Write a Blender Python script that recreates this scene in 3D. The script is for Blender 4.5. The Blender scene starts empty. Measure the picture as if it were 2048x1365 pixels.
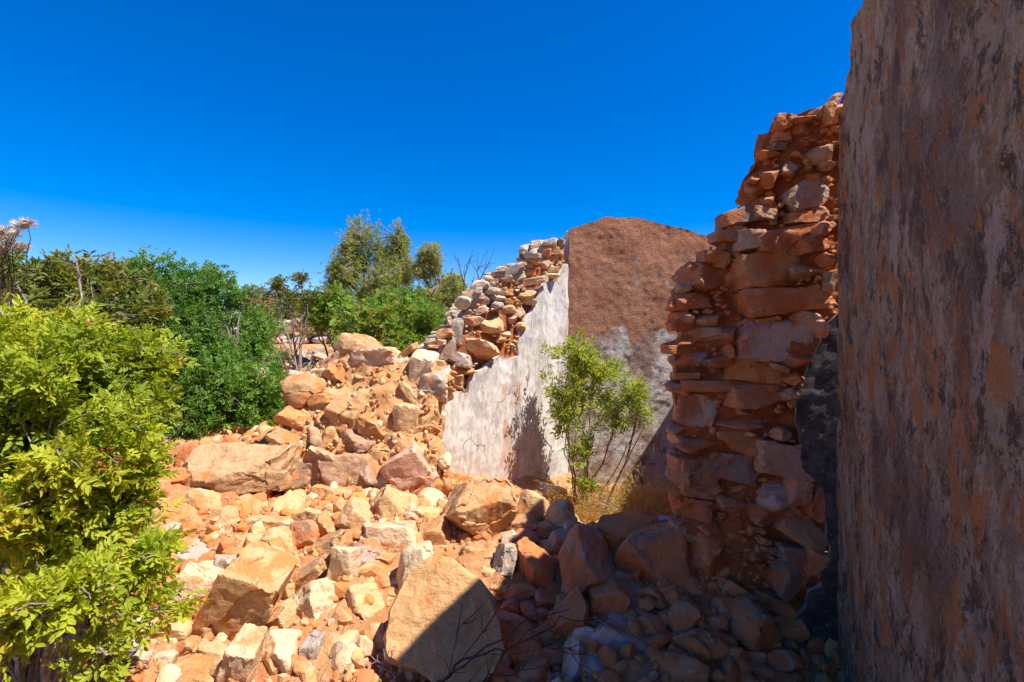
import bpy, bmesh, math, random
import numpy as np
from mathutils import Vector, Matrix, Euler

# ------------------------------------------------------------------ camera, sky, sun, exposure
SC = bpy.context.scene
COL = SC.collection
CAM_Z = 1.6
cam_d = bpy.data.cameras.new("camera"); cam = bpy.data.objects.new("camera", cam_d); COL.objects.link(cam)
cam.location = (0, 0, CAM_Z); cam.rotation_euler = (math.radians(90), 0, 0)
cam_d.sensor_width = 36; cam_d.lens = 18; cam_d.clip_start = 0.05; cam_d.clip_end = 5000
SC.camera = cam
SUN = np.array([.64, -.27, 1.14]); SUN /= np.linalg.norm(SUN)
elev = math.asin(SUN[2]); azim = math.atan2(SUN[0], SUN[1])
W = bpy.data.worlds.new("World"); SC.world = W; W.use_nodes = True
nt = W.node_tree; bg = nt.nodes['Background']
sky = nt.nodes.new('ShaderNodeTexSky'); sky.sky_type = 'NISHITA'; sky.sun_disc = False
sky.sun_elevation = elev; sky.sun_rotation = azim
sky.altitude = 300; sky.air_density = 1.0; sky.dust_density = 0.3; sky.ozone_density = 4.0
hs = nt.nodes.new('ShaderNodeHueSaturation'); hs.inputs['Saturation'].default_value = 1.58; hs.inputs['Hue'].default_value = .515
nt.links.new(sky.outputs[0], hs.inputs['Color']); nt.links.new(hs.outputs[0], bg.inputs['Color'])
bg.inputs['Strength'].default_value = 0.096
sd = bpy.data.lights.new("sun", 'SUN'); so = bpy.data.objects.new("sun", sd); COL.objects.link(so)
sd.energy = 4.5; sd.angle = math.radians(.53); sd.color = (1.0, .95, .87)
so.rotation_euler = Vector(SUN).to_track_quat('Z', 'Y').to_euler(); so.location = (6, -3, 12)
SC.view_settings.view_transform = 'Standard'; SC.view_settings.look = 'None'
SC.view_settings.exposure = .98; SC.view_settings.gamma = 1; SC.view_settings.use_curve_mapping = False
SC.render.engine = 'CYCLES'
SC.cycles.use_denoising = True
SC.cycles.max_bounces = 9; SC.cycles.diffuse_bounces = 7; SC.cycles.transparent_max_bounces = 4

R = np.random.RandomState(7)
random.seed(7)

# ------------------------------------------------------------------ numpy noise
def _hash(i, j, k, s):
    h = (i * 374761393 + j * 668265263 + k * 2147483647 + s * 1274126177) & 0xffffffff
    h = ((h ^ (h >> 13)) * 1274126177) & 0xffffffff
    h = ((h ^ (h >> 16)) * 2246822519) & 0xffffffff
    return ((h ^ (h >> 15)) & 0xffff) / 65535.0 * 2 - 1
def vnoise(p, s=0):
    p = np.asarray(p, float); f = np.floor(p).astype(np.int64); t = p - f; t = t * t * (3 - 2 * t)
    r = 0
    for a in (0, 1):
        for b in (0, 1):
            for c in (0, 1):
                w = (t[..., 0] if a else 1 - t[..., 0]) * (t[..., 1] if b else 1 - t[..., 1]) * (t[..., 2] if c else 1 - t[..., 2])
                r = r + w * _hash(f[..., 0] + a, f[..., 1] + b, f[..., 2] + c, s)
    return r
def fbm(p, o=4, s=0, g=.5):
    p = np.asarray(p, float); r = 0; a = 1
    for i in range(o):
        r = r + a * vnoise(p * 2 ** i + 17.3 * i, s + i); a *= g
    return r
def ridge(p, o=3, s=0):
    p = np.asarray(p, float); r = 0; a = 1
    for i in range(o):
        r = r + a * (1 - 2 * np.abs(vnoise(p * 2 ** i + 9.1 * i, s + i))); a *= .5
    return r
def sstep(a, b, x):
    t = np.clip((x - a) / (b - a), 0, 1); return t * t * (3 - 2 * t)

# ------------------------------------------------------------------ object helpers
def put(name, me, parent=None, mat=None, loc=None, color=None):
    o = bpy.data.objects.new(name, me); COL.objects.link(o)
    if parent is not None: o.parent = parent
    if mat is not None and me is not None and len(me.materials) == 0: me.materials.append(mat)
    if loc is not None: o.location = loc
    if color is not None: o.color = (*color, 1)
    return o
def mesh_np(name, V, F, smooth=False, mat=None):
    """V (n,3); F list of arrays, each (m,k)"""
    me = bpy.data.meshes.new(name); V = np.asarray(V, np.float32)
    if not isinstance(F, list): F = [F]
    F = [np.asarray(f, np.int32) for f in F if len(f)]
    me.vertices.add(len(V)); me.vertices.foreach_set('co', V.ravel())
    nl = sum(f.size for f in F); nf = sum(len(f) for f in F)
    me.loops.add(nl); me.polygons.add(nf)
    me.loops.foreach_set('vertex_index', np.concatenate([f.ravel() for f in F]))
    st = []; c = 0
    for f in F:
        st.append(c + np.arange(len(f)) * f.shape[1]); c += f.size
    me.polygons.foreach_set('loop_start', np.concatenate(st).astype(np.int32))
    me.polygons.foreach_set('use_smooth', np.full(nf, smooth))
    me.update(calc_edges=True)
    if mat: me.materials.append(mat)
    return me
def attr(me, name, vals):
    a = me.attributes.new(name, 'FLOAT', 'POINT'); a.data.foreach_set('value', np.asarray(vals, np.float32))
def attr_col(me, name, vals):
    a = me.attributes.new(name, 'FLOAT_COLOR', 'POINT')
    v = np.ones((len(vals), 4), np.float32); v[:, :3] = vals; a.data.foreach_set('color', v.ravel())
def tag(o, label, cat, group=None, kind=None):
    if label: o['label'] = label
    if cat: o['category'] = cat
    if group: o['group'] = group
    if kind: o['kind'] = kind
    return o
def thing(name, loc, label, cat, group=None):
    o = bpy.data.objects.new(name, None); COL.objects.link(o); o.location = loc; o.empty_display_size = .1
    return tag(o, label, cat, group)
def child(o, parent):      # parent without moving (parents are unrotated Empties)
    o.parent = parent; o.matrix_parent_inverse = Matrix.Translation(-Vector(parent.location)); return o

def ray(px, py):
    return np.array([(px - 1024) / 1024., 1., -(py - 682.5) / 1024.])
def at(px, py, Y):
    return np.array([0, 0, CAM_Z]) + ray(px, py) * Y

# ------------------------------------------------------------------ materials
def mat_new(name):
    m = bpy.data.materials.new(name); m.use_nodes = True
    n = m.node_tree.nodes; l = m.node_tree.links; b = n['Principled BSDF']
    b.inputs['Roughness'].default_value = .9
    b.inputs['Specular IOR Level'].default_value = .2
    return m, n, l, b
class NB:
    def __init__(s, m): s.n = m.node_tree.nodes; s.l = m.node_tree.links; s.cache = {}
    def pos(s, scale=(1, 1, 1), rot=(0, 0, 0), loc=(0, 0, 0)):
        g = s.n.new('ShaderNodeNewGeometry'); mp = s.n.new('ShaderNodeMapping')
        mp.inputs['Scale'].default_value = scale; mp.inputs['Rotation'].default_value = rot; mp.inputs['Location'].default_value = loc
        mp.vector_type = 'POINT'
        s.l.new(g.outputs['Position'], mp.inputs[0]); return mp.outputs[0]
    def noise(s, vec, scale, detail=5, rough=.55, dist=0):
        t = s.n.new('ShaderNodeTexNoise'); t.inputs['Scale'].default_value = scale; t.inputs['Detail'].default_value = detail
        t.inputs['Roughness'].default_value = rough; t.inputs['Distortion'].default_value = dist
        s.l.new(vec, t.inputs['Vector']); return t.outputs['Fac']
    def voro(s, vec, scale, feature='F1', rnd=1):
        t = s.n.new('ShaderNodeTexVoronoi'); t.feature = feature; t.inputs['Scale'].default_value = scale
        t.inputs['Randomness'].default_value = rnd
        s.l.new(vec, t.inputs['Vector']); return t.outputs['Distance']
    def ramp(s, fac, a, b, lo=0, hi=1):
        t = s.n.new('ShaderNodeMapRange'); t.interpolation_type = 'SMOOTHSTEP'
        t.inputs[1].default_value = a; t.inputs[2].default_value = b; t.inputs[3].default_value = lo; t.inputs[4].default_value = hi
        s.l.new(fac, t.inputs[0]); return t.outputs[0]
    def mix(s, fac, a, b, mode='MIX'):
        t = s.n.new('ShaderNodeMix'); t.data_type = 'RGBA'; t.blend_type = mode
        for i, v in ((0, fac), (6, a), (7, b)):
            if hasattr(v, 'node'): s.l.new(v, t.inputs[i])
            elif isinstance(v, (int, float)): t.inputs[i].default_value = v
            else: t.inputs[i].default_value = (*v, 1)
        return t.outputs[2]
    def math(s, op, a, b=0.0):
        t = s.n.new('ShaderNodeMath'); t.operation = op
        for i, v in ((0, a), (1, b)):
            if hasattr(v, 'node'): s.l.new(v, t.inputs[i])
            else: t.inputs[i].default_value = v
        return t.outputs[0]
    def bump(s, h, dist=.01, strength=1, prev=None):
        t = s.n.new('ShaderNodeBump'); t.inputs['Distance'].default_value = dist; t.inputs['Strength'].default_value = strength
        s.l.new(h, t.inputs['Height'])
        if prev is not None: s.l.new(prev, t.inputs['Normal'])
        return t.outputs[0]

DUST = (.54, .19, .05)
def stone_mat(name, dust=DUST, dust_amt=.5, pale=(.66, .56, .43), bump=1.0):
    m, n, l, b = mat_new(name); N = NB(m)
    oi = n.new('ShaderNodeObjectInfo'); P = N.pos()
    rnd = oi.outputs['Random']
    base = oi.outputs['Color']
    n1 = N.noise(P, 7, 6, .6, .4); n2 = N.noise(P, 26, 6, .65); n3 = N.noise(P, 95, 4, .7); n4 = N.noise(P, 3.1, 3)
    v = N.mix(N.ramp(n2, .3, .72), N.mix(.22, base, (.10, .07, .05)), N.mix(.25, base, pale))
    thr = N.math('ADD', n1, N.math('MULTIPLY', N.math('SUBTRACT', rnd, .5), .16))
    v = N.mix(N.math('MULTIPLY', N.ramp(thr, .64 - dust_amt * .22, .80 - dust_amt * .22), .85), v, dust)
    v = N.mix(N.math('MULTIPLY', N.ramp(n4, .55, .68), .45), v, N.mix(.5, base, (.62, .40, .20)))
    v = N.mix(N.math('MULTIPLY', N.ramp(n3, .62, .74), .5), v, (.16, .085, .05))
    v = N.mix(N.math('MULTIPLY', N.ramp(n3, .40, .28), .5), v, pale)
    g2 = n.new('ShaderNodeNewGeometry')
    v = N.mix(N.math('MULTIPLY', N.ramp(g2.outputs['Pointiness'], .49, .43), .75), v, (dust[0] * .85, dust[1] * .8, dust[2] * .8))
    v = N.mix(N.math('MULTIPLY', N.ramp(g2.outputs['Pointiness'], .53, .60), .55), v, pale)
    l.new(v, b.inputs['Base Color'])
    bp = N.bump(N.noise(P, 15, 6, .62), .020 * bump, .9)
    bp = N.bump(N.noise(N.pos((1, 1.4, 5.5), (.5, .35, 0)), 10, 5, .6), .006 * bump, .6, bp)
    bp = N.bump(N.noise(P, 75, 5, .7), .007 * bump, .9, bp)
    l.new(bp, b.inputs['Normal']); return m
M_ROCK = stone_mat('limestone_orange_dust', dust_amt=.62, pale=(.70, .51, .30))
M_WALLROCK = stone_mat('pier_stone', dust=(.46, .135, .038), dust_amt=.85, pale=(.50, .29, .17))
M_GREYROCK = stone_mat('drystone', dust=(.50, .20, .08), dust_amt=.4, pale=(.58, .48, .36))

def soil_mat(name, a, b_, c, gravel=(.66, .5, .34), sc=1, bmp=1):
    m, n, l, b = mat_new(name); N = NB(m); P = N.pos()
    v = N.mix(N.ramp(N.noise(P, 2.2 * sc, 5), .35, .65), a, b_)
    v = N.mix(N.ramp(N.noise(P, 16 * sc, 6, .7), .5, .75), v, c)
    v = N.mix(N.math('MULTIPLY', N.ramp(N.noise(P, 60 * sc, 4, .7), .60, .72), .7), v, gravel)
    v = N.mix(N.math('MULTIPLY', N.ramp(N.noise(P, 38 * sc, 5, .7), .42, .30), .6), v, (a[0] * .5, a[1] * .42, a[2] * .4))
    if name == 'orange_earth':
        sp = n.new('ShaderNodeSeparateXYZ'); l.new(P, sp.inputs[0])
        xx = N.math('ADD', N.math('MULTIPLY', sp.outputs[1], -.30), N.math('ADD', sp.outputs[0], N.math('MULTIPLY', N.noise(P, 3, 4, .6), .5)))
        v = N.mix(N.ramp(xx, -.45, .05), v, N.mix(N.ramp(N.noise(P, 12, 6, .7), .4, .65), (.58, .23, .09), (.64, .34, .19)))  # redder, brighter earth towards the pier, warming its shade through the colour
    l.new(v, b.inputs['Base Color'])
    bp = N.bump(N.noise(P, 22 * sc, 6, .7), .03 / sc * bmp, .9); bp = N.bump(N.noise(P, 95 * sc, 5, .75), .009 / sc * bmp, 1, bp)
    l.new(bp, b.inputs['Normal']); return m
M_SOIL = soil_mat('orange_earth', (.50, .20, .072), (.60, .32, .14), (.66, .44, .25))
M_MORTAR = soil_mat('red_earth_mortar', (.38, .105, .034), (.44, .15, .055), (.50, .23, .11), (.54, .34, .22))
M_STUMPSOIL = soil_mat('ochre_earth_mortar', (.52, .25, .09), (.60, .35, .15), (.68, .48, .27), (.74, .60, .42), bmp=.45)

def plaster_mat(name, kind):
    m, n, l, b = mat_new(name); N = NB(m)
    if kind == 'brown':
        P = N.pos()
        up = N.mix(N.ramp(N.noise(P, 2.5, 5, .6), .3, .7), (.32, .125, .06), (.46, .225, .125))
        up = N.mix(N.math('MULTIPLY', N.ramp(N.noise(P, 70, 4, .75), .54, .70), .6), up, (.62, .42, .30))
        up = N.mix(N.math('MULTIPLY', N.ramp(N.noise(P, 55, 4, .7), .42, .34), .6), up, (.12, .055, .035))
        spots = N.ramp(N.noise(N.pos(loc=(3, 1, 2)), 5.2, 6, .75), .60, .70)
        up = N.mix(N.math('MULTIPLY', spots, .6), up, (.50, .46, .42))
        osp = N.ramp(N.noise(N.pos(loc=(9, 4, 7)), 7.5, 3, .5), .66, .70)
        up = N.mix(N.math('MULTIPLY', osp, .6), up, (.42, .16, .07))
        lo = N.mix(N.ramp(N.noise(P, 3.2, 6, .65), .40, .54), (.34, .22, .17), (.58, .52, .46))
        lo = N.mix(N.ramp(N.noise(P, 18, 6, .75), .58, .66), lo, (.62, .56, .49))
        lo = N.mix(N.math('MULTIPLY', N.ramp(N.noise(P, 11, 5, .6), .44, .35), .7), lo, (.12, .09, .08))
        sep = n.new('ShaderNodeSeparateXYZ'); g = n.new('ShaderNodeNewGeometry'); l.new(g.outputs['Position'], sep.inputs[0])
        zz = N.math('ADD', sep.outputs[2], N.math('MULTIPLY', N.noise(P, 5, 6, .7), .8))
        v = N.mix(N.ramp(zz, 1.98, 2.12), lo, up)
        l.new(v, b.inputs['Base Color'])
        bp = N.bump(N.noise(P, 42, 5, .75), .03, 1); bp = N.bump(N.noise(P, 110, 3, .7), .008, 1, bp)
    elif kind == 'white':
        P = N.pos((1, 1, .38)); Q = N.pos()
        v = N.mix(N.ramp(N.noise(P, 5, 6, .7), .36, .64), (.40, .35, .31), (.60, .55, .49))
        v = N.mix(N.ramp(N.noise(P, 26, 6, .75), .5, .66), v, (.70, .64, .55))
        v = N.mix(N.math('MULTIPLY', N.ramp(N.noise(P, 34, 5, .7), .46, .36), .6), v, (.25, .22, .20))
        v = N.mix(N.math('MULTIPLY', N.ramp(N.noise(N.pos((1, 1, .5), loc=(2, 5, 1)), 2.6, 5, .65), .56, .66), .75), v, (.46, .24, .15))
        v = N.mix(N.math('MULTIPLY', N.ramp(N.noise(N.pos((1, 1, .3), loc=(5, 2, 9)), 9, 5, .7), .60, .68), .6), v, (.52, .38, .30))
        cr = n.new('ShaderNodeTexNoise'); cr.inputs['Scale'].default_value = 4; l.new(Q, cr.inputs[0])
        add = n.new('ShaderNodeVectorMath'); add.operation = 'MULTIPLY_ADD'; add.inputs[1].default_value = (.35, .35, .35)
        l.new(cr.outputs['Color'], add.inputs[0]); l.new(Q, add.inputs[2])
        e = N.voro(add.outputs[0], 2.1, 'DISTANCE_TO_EDGE')
        ck = N.math('MULTIPLY', N.ramp(e, .012, .002), N.ramp(N.noise(Q, 2.3, 2), .50, .58))
        v = N.mix(N.math('MULTIPLY', ck, .9), v, (.10, .06, .045))
        l.new(v, b.inputs['Base Color'])
        bp = N.bump(N.noise(P, 14, 6, .7), .012, .8); bp = N.bump(N.noise(Q, 90, 4, .7), .004, .8, bp)
    elif kind == 'right':
        P = N.pos((1, 1, .5)); Q = N.pos()
        v = N.mix(N.ramp(N.noise(P, 5, 7, .75), .44, .56), (.38, .24, .135), (.52, .385, .25))
        v = N.mix(N.ramp(N.noise(P, 24, 7, .82), .50, .58), v, (.62, .47, .32))
        v = N.mix(N.math('MULTIPLY', N.ramp(N.noise(P, 13, 7, .8), .48, .44), .9), v, (.13, .088, .066))
        v = N.mix(N.math('MULTIPLY', N.ramp(N.noise(N.pos((1, 1, .6), loc=(4, 1, 2)), 10, 6, .68), .54, .58), .9), v, (.64, .27, .09))
        v = N.mix(N.math('MULTIPLY', N.ramp(N.noise(N.pos((1, 1, .4), loc=(1, 7, 3)), 6.5, 7, .78), .55, .59), .75), v, (.64, .50, .40))
        v = N.mix(N.math('MULTIPLY', N.ramp(N.noise(N.pos((1, 1, .5), loc=(8, 7, 5)), 2.4, 5, .65), .5, .60), .6), v, (.19, .115, .085))
        v = N.mix(N.math('MULTIPLY', N.ramp(N.noise(Q, 75, 5, .85), .56, .64), .6), v, (.60, .52, .44))
        v = N.mix(N.math('MULTIPLY', N.ramp(N.noise(Q, 55, 5, .85), .44, .38), .6), v, (.09, .065, .055))
        l.new(v, b.inputs['Base Color'])
        bp = N.bump(N.noise(P, 20, 8, .8), .022, 1); bp = N.bump(N.noise(Q, 100, 4, .8), .008, 1, bp)
    elif kind == 'dark':
        P = N.pos()
        v = N.mix(N.ramp(N.noise(P, 9, 6, .75), .40, .62), (.045, .038, .036), (.12, .10, .09))
        v = N.mix(N.math('MULTIPLY', N.ramp(N.noise(P, 38, 6, .8), .57, .66), .8), v, (.24, .21, .19))
        v = N.mix(N.math('MULTIPLY', N.ramp(N.noise(P, 15, 5, .6), .66, .70), .7), v, (.30, .15, .08))
        l.new(v, b.inputs['Base Color'])
        bp = N.bump(N.noise(P, 30, 6, .75), .012, .9)
    l.new(bp, b.inputs['Normal']); return m
M_BROWN = plaster_mat('weathered_brown_roughcast', 'brown')
M_WHITE = plaster_mat('weathered_white_limewash', 'white')
M_RIGHT = plaster_mat('streaked_grey_brown_plaster', 'right')
M_DARK = plaster_mat('black_mould_plaster', 'dark')
def flat_mat(name, c1, c2, sc=30, bump=.004, rough=.85):
    m, n, l, b = mat_new(name); N = NB(m); P = N.pos(); f = N.noise(P, sc, 4, .65)
    l.new(N.mix(N.ramp(f, .35, .65), c1, c2), b.inputs['Base Color']); b.inputs['Roughness'].default_value = rough
    l.new(N.bump(f, bump, .7), b.inputs['Normal']); return m
M_EDGE = flat_mat('pale_lime_edge', (.5, .42, .33), (.66, .6, .5))
M_EDGE2 = flat_mat('earthy_lime_edge', (.26, .17, .12), (.45, .34, .26))
M_BARK = flat_mat('grey_bark', (.17, .13, .10), (.33, .28, .23), 60)
M_BARKRED = flat_mat('reddish_bark', (.14, .065, .04), (.30, .18, .12), 60)
M_TWIG = flat_mat('dark_dry_twig', (.055, .032, .026), (.13, .08, .065), 60)
M_PALETWIG = flat_mat('bleached_dry_twig', (.36, .30, .25), (.5, .44, .37), 60)
M_BERRY = flat_mat('red_berries', (.22, .018, .012), (.36, .05, .03), 200, .001, .4)
M_STRAW = flat_mat('dry_straw', (.50, .33, .11), (.62, .45, .18), 40)
M_FLOWER = flat_mat('dry_seed_fluff', (.50, .36, .26), (.68, .55, .44), 90)

def leaf_mat(name, cols, trans=.35, rough=.55, spec=.25):
    m, n, l, b = mat_new(name); N = NB(m)
    a = n.new('ShaderNodeAttribute'); a.attribute_name = 'tint'
    r = n.new('ShaderNodeValToRGB'); el = r.color_ramp.elements
    while len(el) < len(cols): el.new(.5)
    for i, (p, c) in enumerate(cols): el[i].position = p; el[i].color = (*c, 1)
    l.new(a.outputs['Fac'], r.inputs[0])
    v = N.mix(.35, r.outputs[0], N.mix(N.ramp(N.noise(N.pos(), 5, 3), .35, .65), (.6, .6, .6), (1.25, 1.25, 1.1)), 'MULTIPLY')
    v = N.mix(.65, v, r.outputs[0])
    l.new(v, b.inputs['Base Color']); b.inputs['Roughness'].default_value = rough; b.inputs['Specular IOR Level'].default_value = spec
    t = n.new('ShaderNodeBsdfTranslucent'); l.new(N.mix(1, v, (1.25, 1.15, .45), 'MULTIPLY'), t.inputs[0])
    mx = n.new('ShaderNodeMixShader'); mx.inputs[0].default_value = trans
    l.new(b.outputs[0], mx.inputs[1]); l.new(t.outputs[0], mx.inputs[2])
    l.new(mx.outputs[0], n['Material Output'].inputs[0]); return m
M_LYELLOW = leaf_mat('yellow_green_leaves', [(0, (.17, .23, .024)), (.4, (.37, .46, .035)), (.75, (.55, .56, .05)), (.92, (.54, .36, .05)), (1, (.45, .12, .04))], .5)
M_LGREEN = leaf_mat('green_leaves', [(0, (.07, .17, .03)), (.5, (.16, .31, .045)), (.85, (.31, .44, .06)), (1, (.42, .36, .08))], .42, .5, .3)
M_LOLIVE = leaf_mat('olive_leaves', [(0, (.16, .20, .06)), (.5, (.28, .34, .09)), (.85, (.42, .45, .14)), (1, (.44, .36, .20))], .45)
M_LMIX = leaf_mat('mixed_green_brown_leaves', [(0, (.08, .13, .03)), (.45, (.18, .22, .04)), (.75, (.30, .27, .06)), (1, (.28, .12, .05))], .35)
M_LTREE = leaf_mat('fresh_green_leaves', [(0, (.20, .27, .04)), (.5, (.36, .44, .07)), (.85, (.38, .45, .06)), (1, (.46, .42, .08))], .45)
M_LSTRAW = leaf_mat('dry_yellow_weed', [(0, (.34, .16, .04)), (.5, (.48, .30, .07)), (1, (.55, .42, .13))], .35)
M_FAR = leaf_mat('far_scrub', [(0, (.08, .11, .03)), (.6, (.15, .17, .05)), (1, (.22, .21, .08))], .2)

# ------------------------------------------------------------------ terrain
CP = [(0, 1.0, .12), (-1.5, 1.0, .15), (-.8, 2.0, .20), (0, 2.0, .16), (.9, 1.9, .16), (1.35, 2.05, -.02), (1.1, 1.6, -.02), (1.0, 2.25, .32), (.2, 2.5, .28), (-.5, 2.5, .36),
      (-1.3, 2.3, .42), (-2.2, 2.2, .46), (-1, 3, .47), (-.3, 3, .44), (.4, 2.95, .47), (.7, 2.75, .52), (1.15, 2.7, .6), (0, 3.5, .42),
      (.45, 3.35, .38), (.5, 3.8, .10), (1, 3.6, 0), (.6, 4.5, -.06), (1.2, 4.5, -.06), (1.5, 5.3, -.05), (.7, 5.2, -.06), (.10, 4.75, .17), (-.3, 4.4, .36), (-.8, 4.9, .9), (-.1, 5.7, .9),
      (-.6, 3.7, .52), (-1.6, 3.45, .56), (-1.1, 3.5, .50), (-.6, 3.5, .47), (-1.1, 4.35, .85), (-1.1, 3.78, .53), (-1.5, 3.78, .58), (-2.0, 3.3, .64), (-2.5, 3.9, .82), (-1.7, 4.6, .92), (-2.5, 6, 1.1), (-5, 5, 1.05), (-1.5, 7, 1.2),
      (-3, 9, 1.45), (0, 8, 1.3), (-6, 10, 1.6), (-12, 14, 1.6), (2, 9, 1.0), (4, 5, .4), (4, 2, .3), (10, 10, .9), (-5, 1, .4),
      (-8, -5, .3), (8, -5, .2), (0, -2, .1), (0, 16, 1.45), (-14, 5, 1.2), (14, 3, .6), (2.2, 3.6, .2)]
cp = np.array(CP); _n = len(cp)
def _U(d): return np.where(d > 1e-9, d * d * np.log(d + 1e-12), 0)
_K = _U(np.linalg.norm(cp[:, None, :2] - cp[None, :, :2], axis=2)) + np.eye(_n) * .004
_P = np.c_[np.ones(_n), cp[:, :2]]
_A = np.block([[_K, _P], [_P.T, np.zeros((3, 3))]])
_sol = np.linalg.solve(_A, np.r_[cp[:, 2], 0, 0, 0])
def ground_base(x, y):
    x = np.asarray(x, float); y = np.asarray(y, float); xx = np.clip(x, -15, 15); yy = np.clip(y, -6, 17)
    q = np.stack([xx.ravel(), yy.ravel()], 1)
    z = _U(np.linalg.norm(q[:, None] - cp[None, :, :2], axis=2)) @ _sol[:_n] + np.c_[np.ones(len(q)), q] @ _sol[_n:]
    z = np.clip(z.reshape(x.shape), -.15, 1.75)
    far = sstep(14, 40, np.hypot(x, y)); return z * (1 - far) + 1.35 * far
def ground(x, y):
    x = np.asarray(x, float); y = np.asarray(y, float); z = ground_base(x, y)
    p = np.stack([x, y, 0 * x], -1)
    near = 1 - sstep(6, 16, np.hypot(x, y))
    return z + fbm(p * 2.6, 3, 3) * .04 + near * (ridge(p * 6, 3, 5) * .020 + fbm(p * 18, 3, 9) * .016) + (1 - near) * fbm(p * .06, 3, 2) * .25
def axis(lo, mid0, mid1, hi, fine, g=1.12):
    a = list(np.arange(mid0, mid1, fine)); s = fine; x = a[-1]
    while x < hi: s *= g; x += s; a.append(x)
    s = fine; x = a[0]; b = []
    while x > lo: s *= g; x -= s; b.append(x)
    return np.array(b[::-1] + a)
gx = axis(-900, -2.6, 1.9, 900, .02); gy = axis(-60, 1.2, 4.6, 1500, .02, 1.1)
GX, GY = np.meshgrid(gx, gy); GZ = np.zeros_like(GX)
for i in range(0, len(gy), 40): GZ[i:i + 40] = ground(GX[i:i + 40], GY[i:i + 40])
nx, ny = len(gx), len(gy); idx = np.arange(nx * ny).reshape(ny, nx)
Fq = np.stack([idx[:-1, :-1], idx[:-1, 1:], idx[1:, 1:], idx[1:, :-1]], -1).reshape(-1, 4)
ground_o = put('ground', mesh_np('ground', np.stack([GX, GY, GZ], -1).reshape(-1, 3), Fq, True), mat=M_SOIL)
tag(ground_o, 'orange earth ground between the rubble and the scrub', None, kind='structure')

def hit(px, py, y0=1.0, y1=14):
    Y = np.arange(y0, y1, .02); r = ray(px, py)
    d = (CAM_Z + r[2] * Y) - ground_base(r[0] * Y, Y)
    k = np.where(d <= 0)[0]
    return Y[k[0]] if len(k) else None

# ------------------------------------------------------------------ rocks
def ico(sub):
    bm = bmesh.new(); bmesh.ops.create_icosphere(bm, subdivisions=sub, radius=1)
    V = np.array([v.co[:] for v in bm.verts]); F = np.array([[v.index for v in f.verts] for f in bm.faces]); bm.free(); return V, F
ICO = {s: ico(s) for s in (1, 2, 3, 4, 5, 6)}
def rock_co(seed, sub=4, npl=11, k=26, amp=1.0, box=0, chips=2):
    r = np.random.RandomState(seed); D, F = ICO[sub]
    nrm = r.normal(size=(npl, 3)); nrm /= np.linalg.norm(nrm, axis=1)[:, None]; d = r.uniform(.62, 1.0, npl)
    if box:
        bx = np.array([[1, 0, 0], [-1, 0, 0], [0, 1, 0], [0, -1, 0], [0, 0, 1], [0, 0, -1]], float) + r.normal(size=(6, 3)) * .13
        bx /= np.linalg.norm(bx, axis=1)[:, None]; nrm = np.r_[bx, nrm]; d = np.r_[r.uniform(.6, .74, 6), d + .12]
    c = np.maximum(D @ nrm.T, .03); q = d / c
    rad = -np.log(np.exp(-k * np.minimum(q, 4)).sum(1)) / k
    rad = np.minimum(rad, 1.25)
    V = D * rad[:, None]
    off = r.uniform(-50, 50, 3)
    V = V * (1 + amp * .07 * fbm(V * 1.6 + off, 3, seed % 97)[:, None])
    # stepped chips: terraced fracture planes
    for _ in range(chips + (2 if sub >= 5 else 0)):
        a = r.normal(size=3); a /= np.linalg.norm(a); h = V @ a; lv = r.uniform(.15, .5)
        V = V - a[None] * (sstep(lv - .035, lv + .035, h + .16 * fbm(V * 2.6 + off, 3, seed % 31))[:, None] * r.uniform(.05, .10) * amp)
    V = V + D * (amp * .014 * ridge(V * 3.1 + off, 2, seed % 53))[:, None] + D * (amp * .014 * fbm(V * 9 + off, 4, 7))[:, None]
    V -= (V.max(0) + V.min(0)) / 2; V /= np.abs(V).max(0)
    return V, F
def rock_mesh(name, seed, sub, mat, scale=None, ang=28, **kw):
    V, F = rock_co(seed, sub, **kw)
    if scale is not None: V = V * np.asarray(scale)
    me = mesh_np(name, V, F, True, mat)
    me.set_sharp_from_angle(angle=math.radians(ang)); return me
LIB = {}
def lib(kind, mat, i):
    key = (kind, mat.name, i)
    if key not in LIB:
        kw = dict(a=dict(npl=9, k=48), r=dict(npl=16, k=28, amp=.9), b=dict(npl=7, k=42, box=1), f=dict(npl=8, k=44, box=1, amp=.8))[kind]
        LIB[key] = rock_mesh('stone_' + kind, 100 + i * 13 + ord(kind) * 7, 4 if mat is not M_GREYROCK else 3, mat, **kw)
    return LIB[key]
M_REDSHADEROCK = stone_mat('red_dusted_shade_limestone', dust=(.60, .20, .06), dust_amt=1.15, pale=(.68, .42, .26))  # redder limestone copy; warm shade put into the colour, besides red mortar dust
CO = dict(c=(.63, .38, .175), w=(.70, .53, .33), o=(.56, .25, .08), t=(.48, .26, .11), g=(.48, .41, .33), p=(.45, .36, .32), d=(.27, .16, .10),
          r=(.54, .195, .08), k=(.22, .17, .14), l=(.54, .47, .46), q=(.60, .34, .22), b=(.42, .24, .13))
CNAME = dict(c='cream', w='whitish', o='orange', t='tan', g='grey', p='purplish grey', d='dark brown', r='reddish', k='dark grey', l='lilac white', q='pinkish', b='brown')
SNAME = dict(a='angular', r='rounded', b='blocky', f='flat')
def jit(c, s=.10):
    c = np.array(c) * (1 + R.uniform(-s, s)) * (1 + R.uniform(-s * .4, s * .4, 3)); return tuple(np.clip(c, .02, .85))
_rc = [0]
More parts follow.
